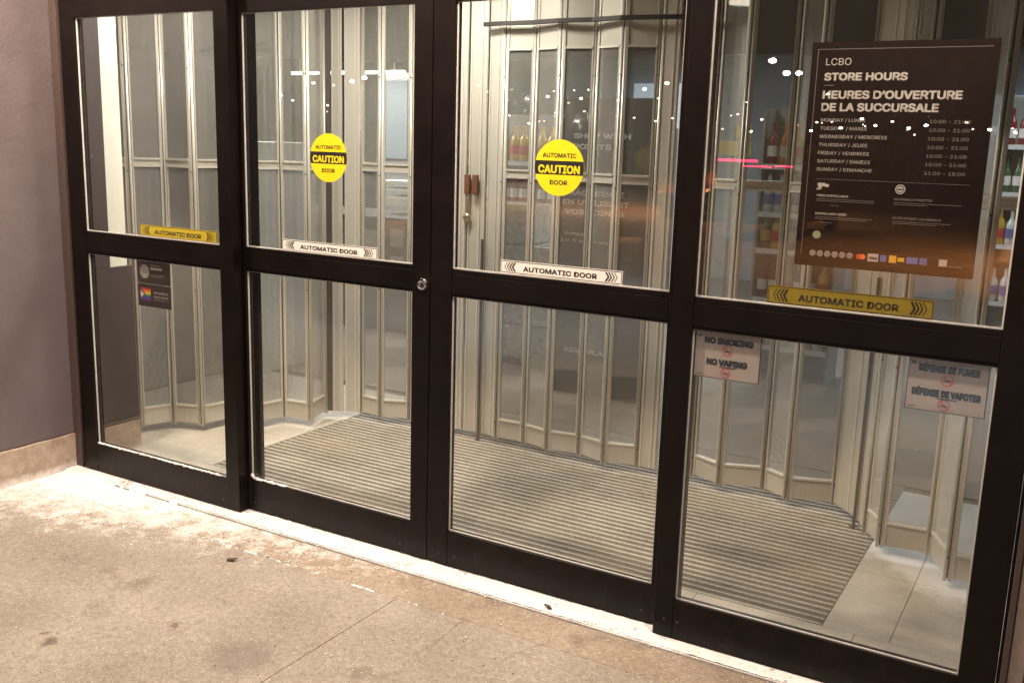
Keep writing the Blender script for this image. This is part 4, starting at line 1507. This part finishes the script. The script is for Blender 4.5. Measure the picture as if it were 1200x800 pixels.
# two nearer lamps that light the lot
def lot_lamp(x, y, z, col, power, label):
    t = thing('area_lamp', label, 'street lamp', (x, y, -.13))
    bm = B()
    cyl(bm, (x, y - 1.8, -.13), .09, z + .3, 'Z', 12, .06)
    obj('pole', bm, M['pole'], t)
    bx('arm', (x - .03, x + .03, y - 1.8, y, z + .08, z + .13), M['pole'], t)
    bx('head', (x - .2, x + .2, y - .3, y + .3, z + .02, z + .08), M['pole'], t, .01)
    bx('lens', (x - .16, x + .16, y - .26, y + .26, z + .008, z + .018), emit('lot_lens', col, 20, False), t)
    area('lot_lamp', (x, y, z), .4, power, col, 62 if y > -10 else 110)


lot_lamp(2.0, -16, 7, (1.0, 0.36, 0.10), 2300, 'tall sodium lamp lighting the parking lot orange')
lot_lamp(-9.0, -24, 7, (1.0, 0.36, 0.10), 2300, 'tall sodium lamp at the left of the parking lot')
lot_lamp(1.9, -5.3, 5.2, (0.72, 0.85, 1.0), 150, 'cool white lamp standing beside the snow bank behind the viewer')
lot_lamp(-2.9, -5.5, 5.2, (0.72, 0.85, 1.0), 120, 'cool white lamp standing beside the snow bank farther left')

# parked van with red lights, mirrored as red streaks
van = thing('parked_van', 'dark van parked across the lot with its red tail lights on', 'van', (-3.9, -17.5, -.13))
prof = [(-2.4, .35), (2.3, .35), (2.35, .9), (2.2, 1.15), (1.3, 1.35), (.7, 2.0), (-2.3, 2.05), (-2.45, 1.0)]
bm = B()
ra, rb = [], []
for py, pz in prof:
    ra.append(bm.verts.new((-4.75, -19.6 + py * -1, pz - .13)))
    rb.append(bm.verts.new((-3.05, -19.6 + py * -1, pz - .13)))
for i in range(len(prof)):
    j = (i + 1) % len(prof)
    bm.faces.new((ra[i], ra[j], rb[j], rb[i]))
bm.faces.new(ra)
bm.faces.new(rb[::-1])
obj('body', bm, simple('van_paint', (0.03, 0.03, 0.035), 0.3), van, .06)
for x in (-4.72, -3.28):
    for yy in (-21.2, -18.2):
        bm = B()
        cyl(bm, (x - .01, yy, .20), .33, .2, 'X', 20)
        w_ = obj('wheel', bm, M['black'], van)
        bm = B()
        cyl(bm, (x - .02, yy, .20), .19, .22, 'X', 14)
        obj('rim', bm, M['chrome'], w_)
redm = emit('tail_light_glow', (1.0, 0.02, 0.10), 26, False)
bx('rear_window', (-4.6, -3.2, -17.150, -17.14, 1.1, 1.4), M['black'], van)
bx('tail_light', (-4.70, -3.85, -17.10, -17.09, 1.50, 1.545), redm, van)
bx('tail_light', (-4.15, -3.55, -17.08, -17.07, 1.40, 1.425), redm, van)
bx('tail_light', (-3.48, -3.10, -17.08, -17.07, 1.42, 1.445), redm, van)


# ------------------------------------------------------------------ parked cars (mirrored faintly in the panes)
def make_car(label, paint, snowy):
    """body lofted from cross sections along x (front at +x), about 4.5 m long"""
    t = thing('parked_car', label, 'car', (0, 0, -.13), 'cars parked across the lot')
    st = [(-2.22, .70, .42, .80, .68, .82), (-2.12, .84, .25, .95, .70, .98), (-1.55, .88, .20, 1.00, .62, 1.06), (-0.95, .89, .20, 1.00, .60, 1.40), (0.15, .89, .20, .98, .60, 1.44),
          (0.75, .89, .20, .95, .62, 1.15), (1.05, .89, .20, .92, .70, .97), (1.85, .85, .22, .82, .66, .86), (2.22, .68, .38, .62, .55, .66)]
    bm = B()
    rings = []
    for x, w, z0, zb, wr, zr in st:
        pts = [(-w * .9, z0), (-w, z0 + .18), (-w, zb - .12), (-w * .96, zb), (-wr, zr - .02), (-wr * .7, zr + .01), (wr * .7, zr + .01), (wr, zr - .02), (w * .96, zb), (w, zb - .12), (w, z0 + .18), (w * .9, z0)]
        rings.append([bm.verts.new((x, p, z)) for p, z in pts])
    for A, C_ in zip(rings, rings[1:]):
        for i in range(len(A)):
            j = (i + 1) % len(A)
            bm.faces.new((A[i], A[j], C_[j], C_[i]))
    bm.faces.new(rings[0])
    bm.faces.new(rings[-1][::-1])
    parts = [obj('body', bm, paint, t, .03, smooth=False)]
    gl = simple('car_glass', (0.02, 0.022, 0.025), 0.12)
    wsm = simple('snowed_windscreen', (0.45, 0.47, 0.5), 0.6) if snowy else gl
    def quad(name, pts, m):
        b2 = B()
        f = b2.faces.new([b2.verts.new(p) for p in pts])
        r = bmesh.ops.extrude_face_region(b2, geom=[f])
        n = f.normal.copy() if f.normal.length else Vector((0, 0, 1))
        f.normal_update()
        n = f.normal
        for v in [q for q in r['geom'] if isinstance(q, bmesh.types.BMVert)]:
            v.co += n * .008
        parts.append(obj(name, b2, m, t))
    quad('windscreen', [(.98, -.60, 1.02), (.98, .60, 1.02), (.24, .52, 1.435), (.24, -.52, 1.435)], wsm)
    quad('rear_window', [(-1.50, .55, 1.10), (-1.50, -.55, 1.10), (-1.0, -.50, 1.40), (-1.0, .50, 1.40)], gl)
    for sgn in (-1, 1):
        for x0, x1, xa, xb in ((-1.35, -.50, -.95, -.48), (-.42, .72, -.40, .20)):
            quad('side_window', [(x0, sgn * .872, 1.00), (x1, sgn * .868, .985), (xb, sgn * .65, 1.37), (xa, sgn * .65, 1.37)], gl)
        for x in (-1.42, 1.38):
            b2 = B()
            cyl(b2, (x, sgn * .80 - .10, .33), .33, .2, 'Y', 22)
            w = obj('wheel', b2, M['black'], t)
            b2 = B()
            cyl(b2, (x, sgn * .80 - .105, .33), .2, .21, 'Y', 14)
            obj('rim', b2, M['chrome'], w)
        for nm, x, z, m in (('headlight', 2.10, .66, M['white_vinyl']), ('tail_light', -2.20, .78, M['red'])):
            b2 = B()
            bmesh.ops.create_uvsphere(b2, u_segments=12, v_segments=8, radius=.1, matrix=Matrix.Translation((x, sgn * .60, z)) @ Matrix.Diagonal((.7, 1.4, .6, 1)))
            parts.append(obj(nm, b2, m, t, smooth=True))
        parts.append(bx('mirror', (.55, .68, sgn * .98 - .09, sgn * .98 + .09, .98, 1.08), M['black'], t, .02))
    parts.append(bx('bumper', (2.10, 2.26, -.62, .62, .30, .46), M['black'], t, .03))
    if snowy:
        b2 = B()
        for (x0, x1, y, z) in ((1.15, 1.95, .6, .96), (-.85, .1, .52, 1.46)):
            bmesh.ops.create_uvsphere(b2, u_segments=20, v_segments=10, radius=1, matrix=Matrix.Translation(((x0 + x1) / 2, 0, z - .03)) @ Matrix.Diagonal(((x1 - x0) / 1.6, y, .09, 1)))
        o_ = obj('roof_snow', b2, M['snow'], t, smooth=True)
        o_['kind'] = 'stuff'
    return t


for lab, paint, x, y, rz, sn_ in (
        ('dark red car parked in the middle of the lot', simple('car_red', (0.12, 0.015, 0.012), 0.25), -7.0, -24.0, 100, False),
        ('white car with snow on its roof parked at the far side of the lot', simple('car_white', (0.55, 0.55, 0.55), 0.3), 3.5, -30.0, 85, True)):
    c = make_car(lab, paint, sn_)
    c.location = (x, y, -.13)
    c.rotation_euler = (0, 0, math.radians(rz))
    # parts are modelled around the car's own origin
    for ch in c.children:
        ch.matrix_parent_inverse = Matrix.Identity(4)
